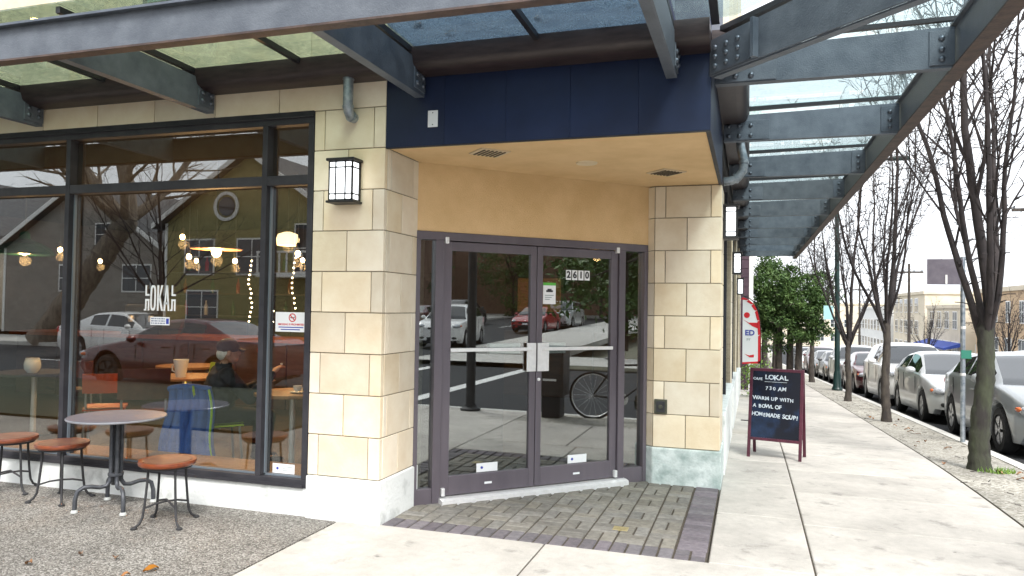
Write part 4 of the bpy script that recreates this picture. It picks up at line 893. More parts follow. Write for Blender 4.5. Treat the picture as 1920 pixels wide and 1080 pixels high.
park('sedan', 22.2, DRED, 'dark red car parked fourth along the kerb, just beyond the white SUV')
for i, (k, m, l_) in enumerate((('suv', SLV2, 'silver SUV parked fifth along the kerb, behind the third tree trunk'), ('sedan', CHAR, 'charcoal sedan parked sixth along the kerb near the lamp post'), ('hatch', CHAR, 'charcoal hatchback parked seventh along the kerb left of the lamp post'), ('suv', DRED, 'dark red SUV parked eighth down the hill'), ('sedan', WHT, 'white sedan parked ninth down the hill'), ('suv', CHAR, 'dark grey SUV parked tenth down the hill'))):
    park(k, 27.6+i*5.3, m, l_)
for y_, k, m, l_ in ((24, 'sedan', WHT, 'white sedan parked on the far side of the side street'), (31, 'suv', SLV2, 'silver SUV parked across the street beyond the white sedan')):
    c = car('parked_car', l_, k, (11.2, y_, zg(y_)-.14), R(90), m, 'cars parked across the side street')
# traffic and parked cars on the cross street (seen mirrored in the glass)
car('parked_car', 'dark red sedan parked at the cross street kerb, mirrored in the big window', 'sedan', (-11.2, -7.85, -.14), math.pi, DRED, rim=pm('dark_rim', (.03, .03, .03), rough=.4))
car('driving_car', 'white sedan on the cross street, mirrored at the left of the window', 'sedan', (-18.2, -13.4, -.14), 0, WHT)
car('driving_car', 'white SUV waiting at the crossing, mirrored in the left door pane', 'suv', (20.2, -8.35, -.14+rx(20.2)), R(172), WHT)
car('parked_car', 'red sedan mirrored in the right door pane', 'sedan', (32, -8.1, -.14+rx(32)), math.pi, REDP)
car('parked_car', 'maroon sedan behind the white SUV, mirrored in the left door pane', 'sedan', (31.5, -14.9, -.14+rx(31.5)), 0, DRED)
car('parked_car', 'silver SUV mirrored at the edge of the right door pane', 'suv', (38, -8.0, -.14+rx(38)), math.pi, SLV2)
car('parked_car', 'charcoal SUV mirrored behind the maroon sedan', 'suv', (38.5, -15, -.14+rx(38.5)), 0, CHAR)
# ================================================================== TREES
def grow(mb, p, d, length, r0, r1, lvl, rng, P):
    n = max(3, int(length/P['seg'])); pts = [p.copy()]; rs = [r0]; d = d.normalized()
    kids = []
    for i in range(n):
        j = Vector((rng.gauss(0, 1), rng.gauss(0, 1), rng.gauss(0, .6)))*P['wig'][lvl]
        d = (d+j+Vector((0, 0, P['up'][lvl]))).normalized(); p = p+d*(length/n); pts.append(p.copy()); rs.append(lerp(r0, r1, (i+1)/n)); kids.append((p.copy(), d.copy(), (i+1)/n))
    mb.tube(pts, rs, 8 if r0 > .06 else (6 if r0 > .02 else (4 if r0 > .008 else 3)), caps=False)
    if lvl >= P['lv']: return
    m = P['kids'][lvl]
    for q in range(m):
        tt = lerp(P['start'][lvl], 1, (q+rng.random())/m); i = min(n-1, int(tt*n)); kp, kd, f = kids[i]
        az = rng.random()*2*math.pi; o = kd.orthogonal().normalized(); o.rotate(Matrix.Rotation(az, 3, kd)); a = P['ang'][lvl]*rng.uniform(.7, 1.3)
        nd = kd*math.cos(a)+o*math.sin(a); ll = length*P['len'][lvl]*rng.uniform(.6, 1.15)*(1.15-.65*f); rr = lerp(r0, r1, f)*P['rad'][lvl]
        grow(mb, kp, nd, ll, max(rr, .0045), max(rr*.35, .003), lvl+1, rng, P)
    for q in range(P.get('spur', [0]*9)[lvl]):
        i = rng.randrange(n); kp, kd, f = kids[i]; o = kd.orthogonal().normalized(); o.rotate(Matrix.Rotation(rng.random()*6.28, 3, kd)); e = kp+(o+kd*.4)*rng.uniform(.05, .16)
        mb.tube([kp, (kp+e)/2+Vector((0, 0, .01)), e], [.008, .006, .0055], 3, caps=False)
def bare_tree(loc, label, seed, fork, r, limbs, limb_len, lean=(0, 0), spread=.42, barkm=BARK, twigm=TWIG, P=None, lv=3, name='street_tree', grp='bare street trees along the kerb'):
    rng = random.Random(seed); t = thing(name, label, 'tree', loc, 0, grp)
    P = P or dict(seg=.22, wig=[.05, .07, .09, .10], up=[.075, .07, .05, .04], lv=lv, kids=[9, 5, 3], start=[.18, .12, .1], ang=[.50, .58, .7], len=[.50, .46, .5], rad=[.50, .55, .6], spur=[30, 9, 0, 0])
    top = Vector((lean[0], lean[1], fork)); tk = []; rs = []
    for i in range(9):
        f = i/8; tk.append(Vector((lean[0]*f+.015*math.sin(f*7+seed), lean[1]*f+.012*math.cos(f*5), fork*f))); rs.append(r*(1.22-.34*f+(.25*(1-f/.12) if f < .12 else 0)))
    rs[-1] = r*.98; tk.append(top+Vector((0, 0, .12))); rs.append(r*.7)
    tk2, rs2 = [], []
    for a, b, c, d in zip(tk, tk[1:], rs, rs[1:]):
        for q in range(4): tk2.append(a.lerp(b, q/4)); rs2.append(lerp(c, d, q/4)*rng.uniform(.95, 1.06))
    tm = MB().tube(tk2+[tk[-1]], rs2+[rs[-1]], 18); tm.v = [(x+rng.gauss(0, r*.045), y+rng.gauss(0, r*.045), z) for x, y, z in tm.v]
    part('trunk', tm, barkm, t, smooth=80)
    mb = MB()
    for k in range(limbs):
        az = 2*math.pi*(k+rng.uniform(-.25, .25))/limbs; sp = spread*rng.uniform(.55, 1.25) if k else .08
        d = Vector((math.cos(az)*math.sin(sp), math.sin(az)*math.sin(sp), math.cos(sp))); lr = r*(.72 if k == 0 else rng.uniform(.36, .5))
        grow(mb, top+Vector((math.cos(az), math.sin(az), 0))*r*.3+Vector((0, 0, rng.uniform(-.15, .1))), d, limb_len*(1.1 if k == 0 else rng.uniform(.75, 1)), lr, lr*.22, 0, rng, P)
    part('branches', mb, twigm, t, smooth=60); return t
ta = bare_tree((2.43, 4.45, zg(4.45)-.02), 'bare street tree nearest the camera with a thick mossy trunk', 9, 1.55, .088, 7, 4.8, lean=(.07, .02), spread=.36, barkm=BARKM)
bare_tree((2.39, 10.1, zg(10.1)-.02), 'second bare street tree, in front of the white SUV', 8, 1.75, .066, 8, 4.6, spread=.44)
bare_tree((2.42, 15.8, zg(15.8)-.02), 'third bare street tree, just before the green lamp post', 12, 1.5, .066, 8, 4.4, spread=.42)
bare_tree((2.42, 27.5, zg(27.5)-.02), 'fourth bare street tree, small in the distance beyond the lamp post', 15, 1.8, .09, 7, 4.2, lv=2)
bare_tree((14.2, 30, zg(30)), 'bare brown tree across the street in front of the white shops', 21, 1.4, .10, 8, 3.2, spread=.75, lv=2, grp='bare trees across the street')
bare_tree((14.0, 44, zg(44)), 'bare twiggy tree across the street before the tan shop', 22, 1.2, .09, 8, 3.2, spread=.8, lv=3, grp='bare trees across the street')
bare_tree((13.6, 62, zg(62)), 'bare twiggy tree across the street beyond the tan shop', 23, 1.3, .10, 8, 3.6, spread=.8, lv=2, grp='bare trees across the street')
# grass tuft and litter at the nearest trunk
random.seed(5); gt = MB()
for i in range(150):
    a = random.gauss(-.6, .8); d = random.uniform(.09, .26); x, y = 2.50+d*math.cos(a), 4.40+d*math.sin(a)*.7; h = random.uniform(.02, .07); w = .007
    q = random.random()*6.28; gt.poly([(x-w*math.cos(q), y-w*math.sin(q), zg(y)-.004), (x+w*math.cos(q), y+w*math.sin(q), zg(y)-.004), (x+random.gauss(0, .02), y+random.gauss(0, .02), zg(y)+h)])
solo('weed_tuft', gt, LEAFB, 'small bright green weeds at the foot of the nearest tree', 'weeds', kind='stuff')
for i in range(21):
    if i < 16: x, y = random.uniform(2.1, 2.9), random.uniform(3.2, 11); l_, g_ = 'small brown dead leaf on the gravel strip between walk and kerb', 'dead leaves on the tree strip'
    else: x, y = random.uniform(-5.5, -3.2), random.uniform(-1.5, -.5); l_, g_ = 'small brown dead leaf on the aggregate paving by the stools', 'dead leaves on the aggregate paving'
    fallen(x, y, zg(y)+.004, l_, g_, i)
db = MB()
for i in range(130):
    x, y = random.uniform(2.08, 2.9), random.uniform(2.5, 20); a = random.random()*6.28; q = random.uniform(.02, .11); db.tube([(x, y, zg(y)+.002), (x+math.cos(a)*q, y+math.sin(a)*q, zg(y)+.006)], .0035, 4)
solo('twig_litter', db, TWIG, 'dark twigs and bark litter on the gravel strip under the trees', 'twigs', kind='stuff')
# evergreen tree(s) beyond the cafe
def evergreen(loc, label, seed, cz, rx, ry, rz_, nc=110, per=120, ls=.13, trunks=((0, 0),), grp=None, m=LEAF, name='evergreen_tree'):
    rng = random.Random(seed); t = thing(name, label, 'tree', loc, 0, grp); tk = MB()
    for x, y in trunks: tk.tube([(x, y, 0), (x*1.1, y, cz*.5), (x*.8, y, cz)], [.13, .11, .06], 9); 
    for k in range(14):
        a = rng.random()*6.28; z = cz+rng.uniform(-.5, .6)*rz_; tk.tube([(0, 0, cz*.75), (math.cos(a)*rx*.4, math.sin(a)*ry*.4, z-.1), (math.cos(a)*rx*.8, math.sin(a)*ry*.8, z)], [.05, .03, .01], 5)
    part('trunk', tk, BARK, t, smooth=60); mb = MB()
    for c in range(nc):
        while True:
            p = Vector((rng.uniform(-1, 1), rng.uniform(-1, 1), rng.uniform(-1, 1)))
            if .25 < p.length < 1: break
        p *= rng.uniform(.85, 1.25); q = Vector((p.x*rx, p.y*ry, p.z*rz_+cz)); cr = rng.uniform(.18, .36)*min(rx, rz_)*.55
        for k in range(per):
            v = Vector((rng.gauss(0, 1), rng.gauss(0, 1), rng.gauss(0, .7)))*cr*.6; o = q+v
            nn = Vector((rng.gauss(0, 1), rng.gauss(0, 1), rng.gauss(.8, 1))).normalized(); u = nn.orthogonal().normalized(); u.rotate(Matrix.Rotation(rng.random()*6.28, 3, nn)); w = nn.cross(u); s_ = ls*rng.uniform(.5, 1.2)
            mb.poly([o-u*s_*.5, o+w*s_*.22, o+u*s_*.5, o-w*s_*.22])
    part('crown', mb, m, t); return t
evergreen((1.25, 22.5, zg(22.5)), 'dark green evergreen street tree overhanging the walk beyond the canopy', 31, 2.75, 1.4, 1.3, 1.45, nc=170, per=130, trunks=((-.25, 0), (.1, .2), (.35, -.1)))
evergreen((.6, 27, zg(27)), 'second evergreen tree behind, closer to the buildings', 32, 3.6, 1.3, 1.3, 1.4, nc=100, per=110, trunks=((0, 0), (.4, .3)))
bs = thing('shrub', 'low yellow green shrub by the side wall behind the banner', 'shrub', (.15, 15.5, zg(15.5))); rng = random.Random(4); mb = MB(); stm = MB()
for k in range(900):
    o = Vector((rng.gauss(0, .16), rng.gauss(0, .2), abs(rng.gauss(.55, .25)))); nn = Vector((rng.gauss(0, 1), rng.gauss(0, 1), 1)).normalized(); u = nn.orthogonal().normalized(); w = nn.cross(u); s_ = .08
    mb.poly([o-u*s_*.5, o+w*s_*.22, o+u*s_*.5, o-w*s_*.22])
for k in range(7): stm.tube([(0, 0, 0), (rng.gauss(0, .1), rng.gauss(0, .1), .6)], .008, 4)
part('foliage', mb, LEAFB, bs); part('stems', stm, BARK, bs)
# ================================================================== BUILDINGS AROUND
def facade_windows(par, M, wins, fr=WHITE, gm=None):
    gm = gm or pm('far_glass', (.04, .05, .06), rough=.08, spec=.7)
    for x, z, w, h in wins:
        f = part('window', MB().box(x-w/2-.07, x+w/2+.07, z-.07, z+h+.07, -.02, .04).xform(M), fr, par); part('pane', MB().box(x-w/2, x+w/2, z, z+h, .042, .05).xform(M), gm, f)
        part('glazing_bar', MB().box(x-.025, x+.025, z, z+h, .052, .06).box(x-w/2, x+w/2, z+h*.5-.02, z+h*.5+.02, .052, .06).xform(M), fr, f)
def shop(loc, size, face, label, wm, wins, roofm=None, parapet=.3, awn=None, door=None):
    x, y, z = loc; sx, sy, sz = size; t = thing('shop_building', label, 'building', (x, y, z), world=True, group='buildings across the side street')
    part('wall', MB().box(x, x+sx, y, y+sy, z-.5, z+sz), wm, t); part('roof', MB().box(x-.12, x+sx+.12, y-.12, y+sy+.12, z+sz+.002, z+sz+parapet), roofm or wm, t)
    M = frame((x, y+sy, z), (0, -1, 0), (0, 0, 1)); facade_windows(t, M, wins)
    Mf = frame((x, y, z), (1, 0, 0), (0, 0, 1)); facade_windows(t, Mf, [(1.5+2.4*i, 1.0+2.7*j, 1.2, 1.4) for i in range(int(sx/2.6)) for j in range(max(1, int((sz-.6)/2.7)))])
    if awn: part('awning', MB().ext([(x-.02, y+.4, z+2.5), (x-1.2, y+.4, z+2.1), (x-1.2, y+.4, z+1.95), (x-.02, y+.4, z+2.2)], (0, sy-.8, 0)), awn, t)
    return t
CRM = pm('cream_wall', (.62, .55, .42), (.7, .62, .5), scale=1, rough=.9); TAN = pm('tan_wall', (.45, .32, .2), (.55, .4, .26), scale=1, rough=.9); WW = pm('white_wall', (.72, .72, .7), (.8, .8, .78), scale=1, rough=.9); GRYW = pm('grey_wall', (.4, .42, .44), (.5, .52, .54), scale=1, rough=.9); ROOFD = pm('dark_roof', (.06, .06, .065), (.1, .1, .1), scale=4, rough=.9)
BAWN = pm('blue_awning', (.03, .07, .35), rough=.7); RAWN = pm('red_awning', (.4, .05, .03), rough=.7)
w1 = [(2+2.6*i, .9, 1.9, 1.6) for i in range(4)]+[(2+2.6*i, 3.6, 1.2, 1.3) for i in range(4)]
shop((16.0, 33, zg(38)), (11, 11, 5.0), 0, 'white two storey shop across the street with a blue projecting sign', WW, w1, awn=RAWN)
shop((16.0, 46, zg(52)), (10, 12, 5.6), 0, 'tan two storey shop with many windows across the street', TAN, [(x, z, w*.6, h) for x, z, w, h in w1]+[(11.2, .9, 1.2, 1.6)], roofm=CRM)
shop((15.6, 60, zg(66)), (11, 12, 5.2), 0, 'cream shop with a blue awning farther down the street', CRM, w1, awn=BAWN)
shop((15.8, 74, zg(80)), (11, 16, 7.0), 0, 'cream three storey block far down the street', CRM, [(2+2.6*i, .9+2.2*j, 1.4, 1.3) for i in range(5) for j in range(3)])
shop((15.5, 92, zg(98)), (12, 24, 6.0), 0, 'distant pale building at the bottom of the hill', WW, [(2+2.6*i, .9+2.4*j, 1.4, 1.3) for i in range(8) for j in range(2)])
for i, (x, y, sx, sy, sz, m, l_) in enumerate(((-10, 150, 60, 14, 8, CRM, 'wide pale block closing the foot of the hill'), (-25, 120, 24, 18, 9, GRYW, 'grey far building behind the evergreens'), (45, 130, 30, 20, 11, GRYW, 'grey far block on the right horizon'))):
    shop((x, y, zg(y)), (sx, sy, sz), 0, l_, m, [(2+3*k, 1+2.6*j, 1.5, 1.4) for k in range(4) for j in range(2)])
vs_ = thing('projecting_sign', 'blue vertical shop sign with white letters across the street', 'sign', (15.2, 41.0, zg(41)), world=True)
pn = part('panel', MB().box(14.7, 15.6, 40.95, 41.05, zg(41)+2.35, zg(41)+3.75), pm('sign_blue', (.02, .07, .42), rough=.5), vs_); part('lettering', text_mb('Board', .52, .01).xform(frame((15.15, 40.93, zg(41)+3.05), (0, 0, 1), (-1, 0, 0))), STICK, pn); part('bracket', MB().box(15.6, 16, 40.98, 41.02, zg(41)+3.4, zg(41)+3.5), BLACK, vs_)
for i, y_ in enumerate((36, 66, 96)):
    up_ = thing('utility_pole', ['nearest wooden utility pole across the street, left of the white shop', 'middle wooden utility pole across the street', 'farthest wooden utility pole across the street'][i], 'utility pole', (13.0, y_, zg(y_)), 0, 'utility poles across the street'); part('pole', MB().tube([(0, 0, 0), (0, 0, 9)], [.15, .10], 10), BARK, up_, smooth=50)
    part('cross_arm', MB().box(-1.1, 1.1, -.06, .06, 8.2, 8.35), BARK, up_)
    for x_ in (-1, -.4, .4, 1): part('insulator', MB().lathe([(.04, 8.351), (.05, 8.40), (.03, 8.47), (0, 8.47)], 8, None, (x_, 0, 0)), GALV, up_)
for k, x_ in enumerate((-1, -.4, .4, 1)):
    w_ = MB(); ws_ = [6, 36, 66, 96, 130]
    for a, b in zip(ws_, ws_[1:]): w_.tube([(13+x_, lerp(a, b, q/10), lerp(zg(a), zg(b), q/10)+8.47-.9*(1-(q/5-1)**2)) for q in range(11)], .014, 4, caps=False)
    solo('overhead_wire', w_, BLACK, 'overhead wire number %s from the street, strung on the utility poles' % ('one', 'two', 'three', 'four')[k], 'wire', group='overhead wires')
# neighbour with dark plum siding beyond the cafe
nb = thing('siding_building', 'dark plum building with horizontal siding beyond the cafe', 'building', (-4, 22, zg(22)), world=True)
PLUM = pm('plum_siding', (.055, .03, .045), (.08, .045, .06), scale=3, rough=.7)
part('wall', MB().box(-9, -.02, 19.02, 30, -1.5, 4.4), PLUM, nb); 
for q in range(19): part('siding_board', MB().box(-3, -.01, 18.98, 19.018, -1.0+q*.28, -1.0+q*.28+.265), PLUM, nb)
part('corner_trim', MB().box(-.012, .11, 18.97, 19.1, -1.5, 4.4), WW, nb); part('roof', MB().box(-9.2, .2, 18.9, 30.2, 4.402, 4.6), ROOFD, nb)
shop((-12, 32, zg(36)), (11.4, 14, 5.5), 0, 'cream building farther along the near side of the hill', CRM, [(2, 1, 1, 1)])
BKL = pm('pale_bark', (.12, .10, .08), (.24, .20, .155), scale=7, rough=.95, bump=1, bscale=20, stretch=(1, 1, .3))
# houses across the cross street (mirrored in the shop window)
def house(x0, x1, y, h, ridge, wm, label, wins, rnd_win=None, roofm=ROOFD, depth=9, bal=None):
    t = thing('house', label, 'house', ((x0+x1)/2, y, 0), world=True, group='houses across the cross street'); xm = (x0+x1)/2
    part('wall', MB().ext([(x0, y, 0), (x1, y, 0), (x1, y, h), (xm, y, ridge), (x0, y, h)], (0, -depth, 0)), wm, t)
    o = .45; s1 = (ridge-h)/(xm-x0); r_ = MB()
    for a, b in ((x0, xm), (x1, xm)):
        sg_ = -1 if a < b else 1; r_.ext([(a+sg_*o, y+.4, h-o*s1+.03), (b, y+.4, ridge+.03), (b, y+.4, ridge+.25), (a+sg_*o, y+.4, h-o*s1+.2)], (0, -depth-.8, 0))
    part('roof', r_, roofm, t); tr_ = MB()
    for a, b in ((x0, xm), (x1, xm)):
        sg_ = -1 if a < b else 1; tr_.ext([(a+sg_*o, y+.41, h-o*s1), (b, y+.41, ridge), (b, y+.41, ridge+.24), (a+sg_*o, y+.41, h-o*s1+.24)], (0, .04, 0))
    part('barge_board', tr_, WHITE, t)
    M = frame((0, y, 0), (1, 0, 0), (0, 0, 1)).copy(); M = frame((0, y, 0), (-1, 0, 0), (0, 0, 1)); facade_windows(t, M, [(-x, z, w, hh) for x, z, w, hh in wins])
    n = int(h/.22)
    for q in range(n): part('siding_board', MB().box(x0, x1, y+.002, y+.018, q*.22+.005, q*.22+.212), wm, t)
    part('corner_board', MB().box(x0-.02, x0+.12, y+.019, y+.05, 0, h).box(x1-.12, x1+.02, y+.019, y+.05, 0, h), WHITE, t)
    if rnd_win:
        f = part('round_window', MB().lathe([(.52, 0), (.66, 0), (.66, .06), (.52, .06)], 28, Matrix.Rotation(R(-90), 3, 'X'), (rnd_win[0], y+.02, rnd_win[1]), ring=True), WHITE, t); part('pane', MB().lathe([(.43, .0), (.43, .03), (0, .03)], 24, Matrix.Rotation(R(-90), 3, 'X'), (rnd_win[0], y+.01, rnd_win[1])), MATS['far_glass'], f)
    if bal:
        b = part('balcony', MB().box(bal[0], bal[1], y+.06, y+1.5, bal[2], bal[2]+.18), WHITE, t)
        for q in range(int((bal[1]-bal[0])/.35)+1): part('baluster', MB().box(bal[0]+q*.35, bal[0]+q*.35+.06, y+1.4, y+1.46, bal[2]+.181, bal[2]+1.0), WHITE, b)
        part('handrail', MB().box(bal[0], bal[1], y+1.38, y+1.48, bal[2]+1.0, bal[2]+1.08), WHITE, b)
    return t
OLV = pm('olive_siding', (.27, .245, .105), (.34, .305, .14), scale=2, rough=.8); GRS = pm('grey_siding', (.24, .22, .20), (.30, .28, .25), scale=2, rough=.8); BRS = pm('brown_siding', (.16, .09, .06), (.2, .12, .08), scale=2, rough=.8)
house(-25.5, -16.5, -22.5, 5.2, 8.2, OLV, 'olive gabled house with a round attic window, mirrored in the big window', [(-23.6, 2.9, 1.5, 1.5), (-20.8, 2.9, 1.5, 1.5), (-23.4, .7, 1.6, 1.4), (-18.0, 3.0, 1.2, 2.0)], (-22.2, 5.9), bal=(-19.5, -16.6, 2.7))
house(-36, -26.2, -23, 4.2, 7.2, GRS, 'grey sided house left of the olive house, mirrored in the window', [(-27.6, 2.1, 1.6, 1.2), (-31.5, 2.1, 1.6, 1.2), (-29.5, 4.3, 1.2, 1.0)])
house(-15.6, -6, -23, 5.0, 7.6, BRS, 'brown gabled house right of the olive house, mirrored in the narrow pane', [(-13.5, 2.8, 1.4, 1.5), (-9, 2.8, 1.4, 1.5), (-13.5, .7, 1.4, 1.4), (-11, 5.0, 1.0, 1.0)])
house(-50, -38, -23.5, 5, 8.4, CRM, 'cream house at the far left, mirrored in the window edge', [(-42, 2.6, 1.4, 1.5), (-46, 2.6, 1.4, 1.5)])
bare_tree((-26.2, -17.0, 0), 'huge leaning bare tree across the cross street, mirrored in the window', 41, 4.6, .42, 7, 8.0, lean=(3.9, 0), spread=1.0, lv=3, barkm=BKL, twigm=BKL, P=dict(seg=.5, wig=[.09, .09, .1, .1], up=[.02, .03, .03, .03], lv=2, kids=[9, 7], start=[.15, .1], ang=[.6, .65], len=[.5, .45], rad=[.5, .45], spur=[0, 0, 0]), grp='bare trees across the cross street')
bare_tree((-21.0, -17.4, 0), 'slender bare tree before the olive house, mirrored in the big window', 47, 1.6, .10, 8, 6.0, spread=.8, lv=2, P=dict(seg=.5, wig=[.07, .09, .1, .1], up=[.01, .02, .03, .03], lv=2, kids=[9, 6], start=[.15, .1], ang=[.6, .65], len=[.5, .45], rad=[.5, .5], spur=[0, 0, 0]), grp='bare trees across the cross street')
bare_tree((-35, -17.2, 0), 'big bare tree left of the leaning one, mirrored in the window', 42, 2.6, .35, 7, 6.0, spread=.6, lv=2, P=dict(seg=.5, wig=[.07, .09, .1, .1], up=[.03, .03, .03, .03], lv=2, kids=[9, 7], start=[.15, .1], ang=[.6, .65], len=[.5, .45], rad=[.5, .45], spur=[0, 0, 0]), grp='bare trees across the cross street')
bare_tree((-9, -17.2, 0), 'bare tree in front of the brown house, mirrored in the narrow pane', 43, 2.4, .25, 7, 5.5, spread=.55, lv=2, P=dict(seg=.5, wig=[.07, .09, .1, .1], up=[.03, .03, .03, .03], lv=2, kids=[9, 7], start=[.15, .1], ang=[.6, .65], len=[.5, .45], rad=[.5, .45], spur=[0, 0, 0]), grp='bare trees across the cross street')
# what the door panes mirror: trees, corner kiosk, pole, box, bicycle
for i, (x, y, l_) in enumerate(((18.5, -1.0, 'evergreen tree on the opposite corner, mirrored in the doors'), (20.5, 2.5, 'evergreen tree across the side street, mirrored at the right door'), (29, -20.5, 'evergreen tree beyond the white SUV, mirrored in the left door'), (44, -4.0, 'evergreen tree far along the cross street, mirrored in the doors'), (53, -8.5, 'evergreen tree closing the cross street, mirrored in the right door'), (54, -16.5, 'evergreen tree closing the cross street, mirrored in the left door'), (50, -24, 'evergreen tree at the far corner, mirrored at the left door edge'), (24, -21, 'evergreen tree left of the mirrored white SUV'))):
    evergreen((x, y, rx(x)), l_, 50+i, 4.2, 3.0, 3.0, 3.6, nc=90, per=70, ls=.3, grp='evergreens on the opposite corner')
shop((58, -34, .9), (14, 46, 11), 0, 'brown building far along the cross street, mirrored in the doors', BRS, [(2+2.6*i, 1+2.6*j, 1.4, 1.4) for i in range(4) for j in range(2)])
shop((24, -34, 0), (30, 12, 8), 0, 'dark building behind the evergreens, mirrored in the left door', BRS, [(2+2.6*i, 1+2.6*j, 1.4, 1.4) for i in range(4) for j in range(2)])
tp = thing('signal_pole', 'dark traffic signal pole at the corner, mirrored in the left door pane', 'pole', (3.0-.25, -.92, 0)); part('base', MB().lathe([(.16, 0), (.16, .03), (.10, .06), (.09, .10)], 16), BLACKM, tp, smooth=40); part('pole', MB().tube([(0, 0, .1), (0, 0, 6)], [.075, .06], 14), BLACKM, tp, smooth=50); part('signal_head', MB().box(-.15, .15, -.32, -.08, 2.9, 3.7), BLACKM, tp, bevel=.03)
nbx = thing('newspaper_box', 'black newspaper box at the kerb, mirrored in the doors', 'newspaper box', (2.62, .45, 0)); part('cabinet', MB().box(-.22, .22, -.20, .20, .32, 1.05), BLACK, nbx, bevel=.02); part('pedestal', MB().box(-.15, .15, -.14, .14, 0, .32), BLACKM, nbx, bevel=.01); part('door_window', MB().box(-.226, -.221, -.15, .15, .62, .98), pm('paper_window', (.03, .035, .04), rough=.1), nbx); part('handle', MB().box(-.25, -.22, -.1, .1, .55, .58), ALU, nbx)
def bicycle(loc, rz, label):
    t = thing('bicycle', label, 'bicycle', loc, rz); r_ = .34
    for x in (-.52, .52):
        w = part('wheel', MB(), TYRE, t) if False else None
        ring = [(x+r_*math.cos(a), 0, r_+r_*math.sin(a)) for a in [2*math.pi*i/36 for i in range(37)]]
        w = part('wheel', MB().tube(ring, .018, 8), TYRE, t, smooth=60); sp = MB()
        for i in range(18): a = 2*math.pi*i/18; sp.tube([(x, .02*(-1)**i, r_), (x+(r_-.02)*math.cos(a), 0, r_+(r_-.02)*math.sin(a))], .0018, 3)
        part('spokes', sp, ALU, w); part('rim', MB().tube([(x+(r_-.022)*math.cos(a), 0, r_+(r_-.022)*math.sin(a)) for a in [2*math.pi*i/36 for i in range(37)]], .010, 6), ALU, w, smooth=60)
    fr = MB(); B = (-.08, 0, .30); S = (-.20, 0, .80); Hd = (.36, 0, .82); A = (-.52, 0, .34); F = (.52, 0, .34); H2 = (.39, 0, .68)
    for a, b in ((B, S), (S, Hd), (B, H2), (A, S), (A, B), (Hd, H2), (H2, F)): fr.tube([a, b], .015, 8)
    part('frame', fr, BLACKM, t, smooth=60); part('saddle', MB().ball((-.23, 0, .90), (.13, .07, .03), 12, 6), BLACK, t, smooth=60); part('seat_post', MB().tube([S, (-.23, 0, .89)], .013, 8), ALU, t)
    part('handlebar', MB().tube([(.34, -.28, .98), (.36, -.1, 1.0), (.35, 0, .98), (.36, .1, 1.0), (.34, .28, .98)], .013, 8).tube([Hd, (.35, 0, .98)], .014, 8), BLACK, t, smooth=60); part('chainring', MB().lathe([(.09, -.004), (.09, .004), (.0, .004)], 20, Matrix.Rotation(R(90), 3, 'X'), B), ALU, t)
    return t
bicycle((2.75, 1.55, zg(1.5)), R(88), 'black bicycle locked near the kerb, mirrored in the right door pane')
# ================================================================== CAFE INTERIOR
FZ = .031
def chair(x, y, rz, m, label, legm=None, seat_h=.45, w=.40, back_h=.82, grp='cafe chairs inside'):
    t = thing('chair', label, 'chair', (x, y, FZ), rz, grp); lm = legm or pm('chair_steel', (.35, .36, .36), rough=.35, metal=.6)   # faces +y
    part('seat', MB().grid(6, 6, lambda u, v: ((u-.5)*w, (v-.5)*w, seat_h-.012*math.cos((u-.5)*3)*math.cos((v-.5)*3))).box(-w/2, w/2, -w/2, w/2, seat_h-.03, seat_h-.014), m, t, smooth=40)
    bk = MB(); n = 8
    for i in range(n):
        a, b = (i/n-.5), ((i+1)/n-.5); f = lambda q: -w/2-.05+.12*q*q
        bk.add([(a*w, f(a), seat_h+.16), (b*w, f(b), seat_h+.16), (b*w, f(b)+.016, seat_h+.16), (a*w, f(a)+.016, seat_h+.16), (a*w, f(a)-.03, back_h), (b*w, f(b)-.03, back_h), (b*w, f(b)-.014, back_h), (a*w, f(a)-.014, back_h)], [(0, 3, 2, 1), (4, 5, 6, 7), (0, 1, 5, 4), (2, 3, 7, 6), (1, 2, 6, 5), (3, 0, 4, 7)])
    part('backrest', bk, m, t, smooth=40)
    for sx in (-1, 1):
        part('leg', MB().tube([(sx*w*.42, w*.42, seat_h-.02), (sx*w*.48, w*.5, 0)], .012, 8), lm, t, smooth=50)
        part('leg', MB().tube([(sx*w*.42, -w*.5, back_h-.12), (sx*w*.42, -w*.46, seat_h), (sx*w*.48, -w*.56, 0)], .012, 8), lm, t, smooth=50)
    return t
ORG_ = pm('orange_chair', (.50, .075, .02), rough=.35); BRN = pm('brown_leather', (.075, .022, .014), (.11, .035, .02), scale=9, rough=.4); LIME = pm('lime_chair', (.36, .50, .03), rough=.35)
chair(-6.70, 1.45, R(40), ORG_, 'orange chair inside, behind the left mullion')
chair(-5.98, 1.25, R(42), BRN, 'brown leather chair back inside, left of the seated man', w=.48, back_h=.92)
chair(-6.6, 2.75, R(150), LIME, 'lime chair deeper in the cafe behind the white pot')
chair(-4.90, 1.03, R(-40), LIME, 'lime green chair the man sits on, draped with a blue coat', w=.42)
chair(-3.55, 1.35, R(100), ORG_, 'orange red chair inside at the narrow pane, facing the man')
chair(-8.3, 2.6, R(30), BRN, 'dark brown chair inside at the far left table')
def ctable(x, y, r_, m, label, h=.74):
    t = thing('cafe_table', label, 'table', (x, y, FZ), 0, 'cafe tables inside')
    part('tabletop', MB().lathe([(0, h-.03), (r_, h-.03), (r_+.004, h-.015), (r_, h), (0, h)], 36), m, t, smooth=40)
    part('column', MB().tube([(0, 0, .02), (0, 0, h-.03)], .03, 12), ALU, t, smooth=50); part('base', MB().lathe([(.22, 0), (.22, .012), (.05, .03), (0, .03)], 24), BLACKM, t, smooth=40); return t
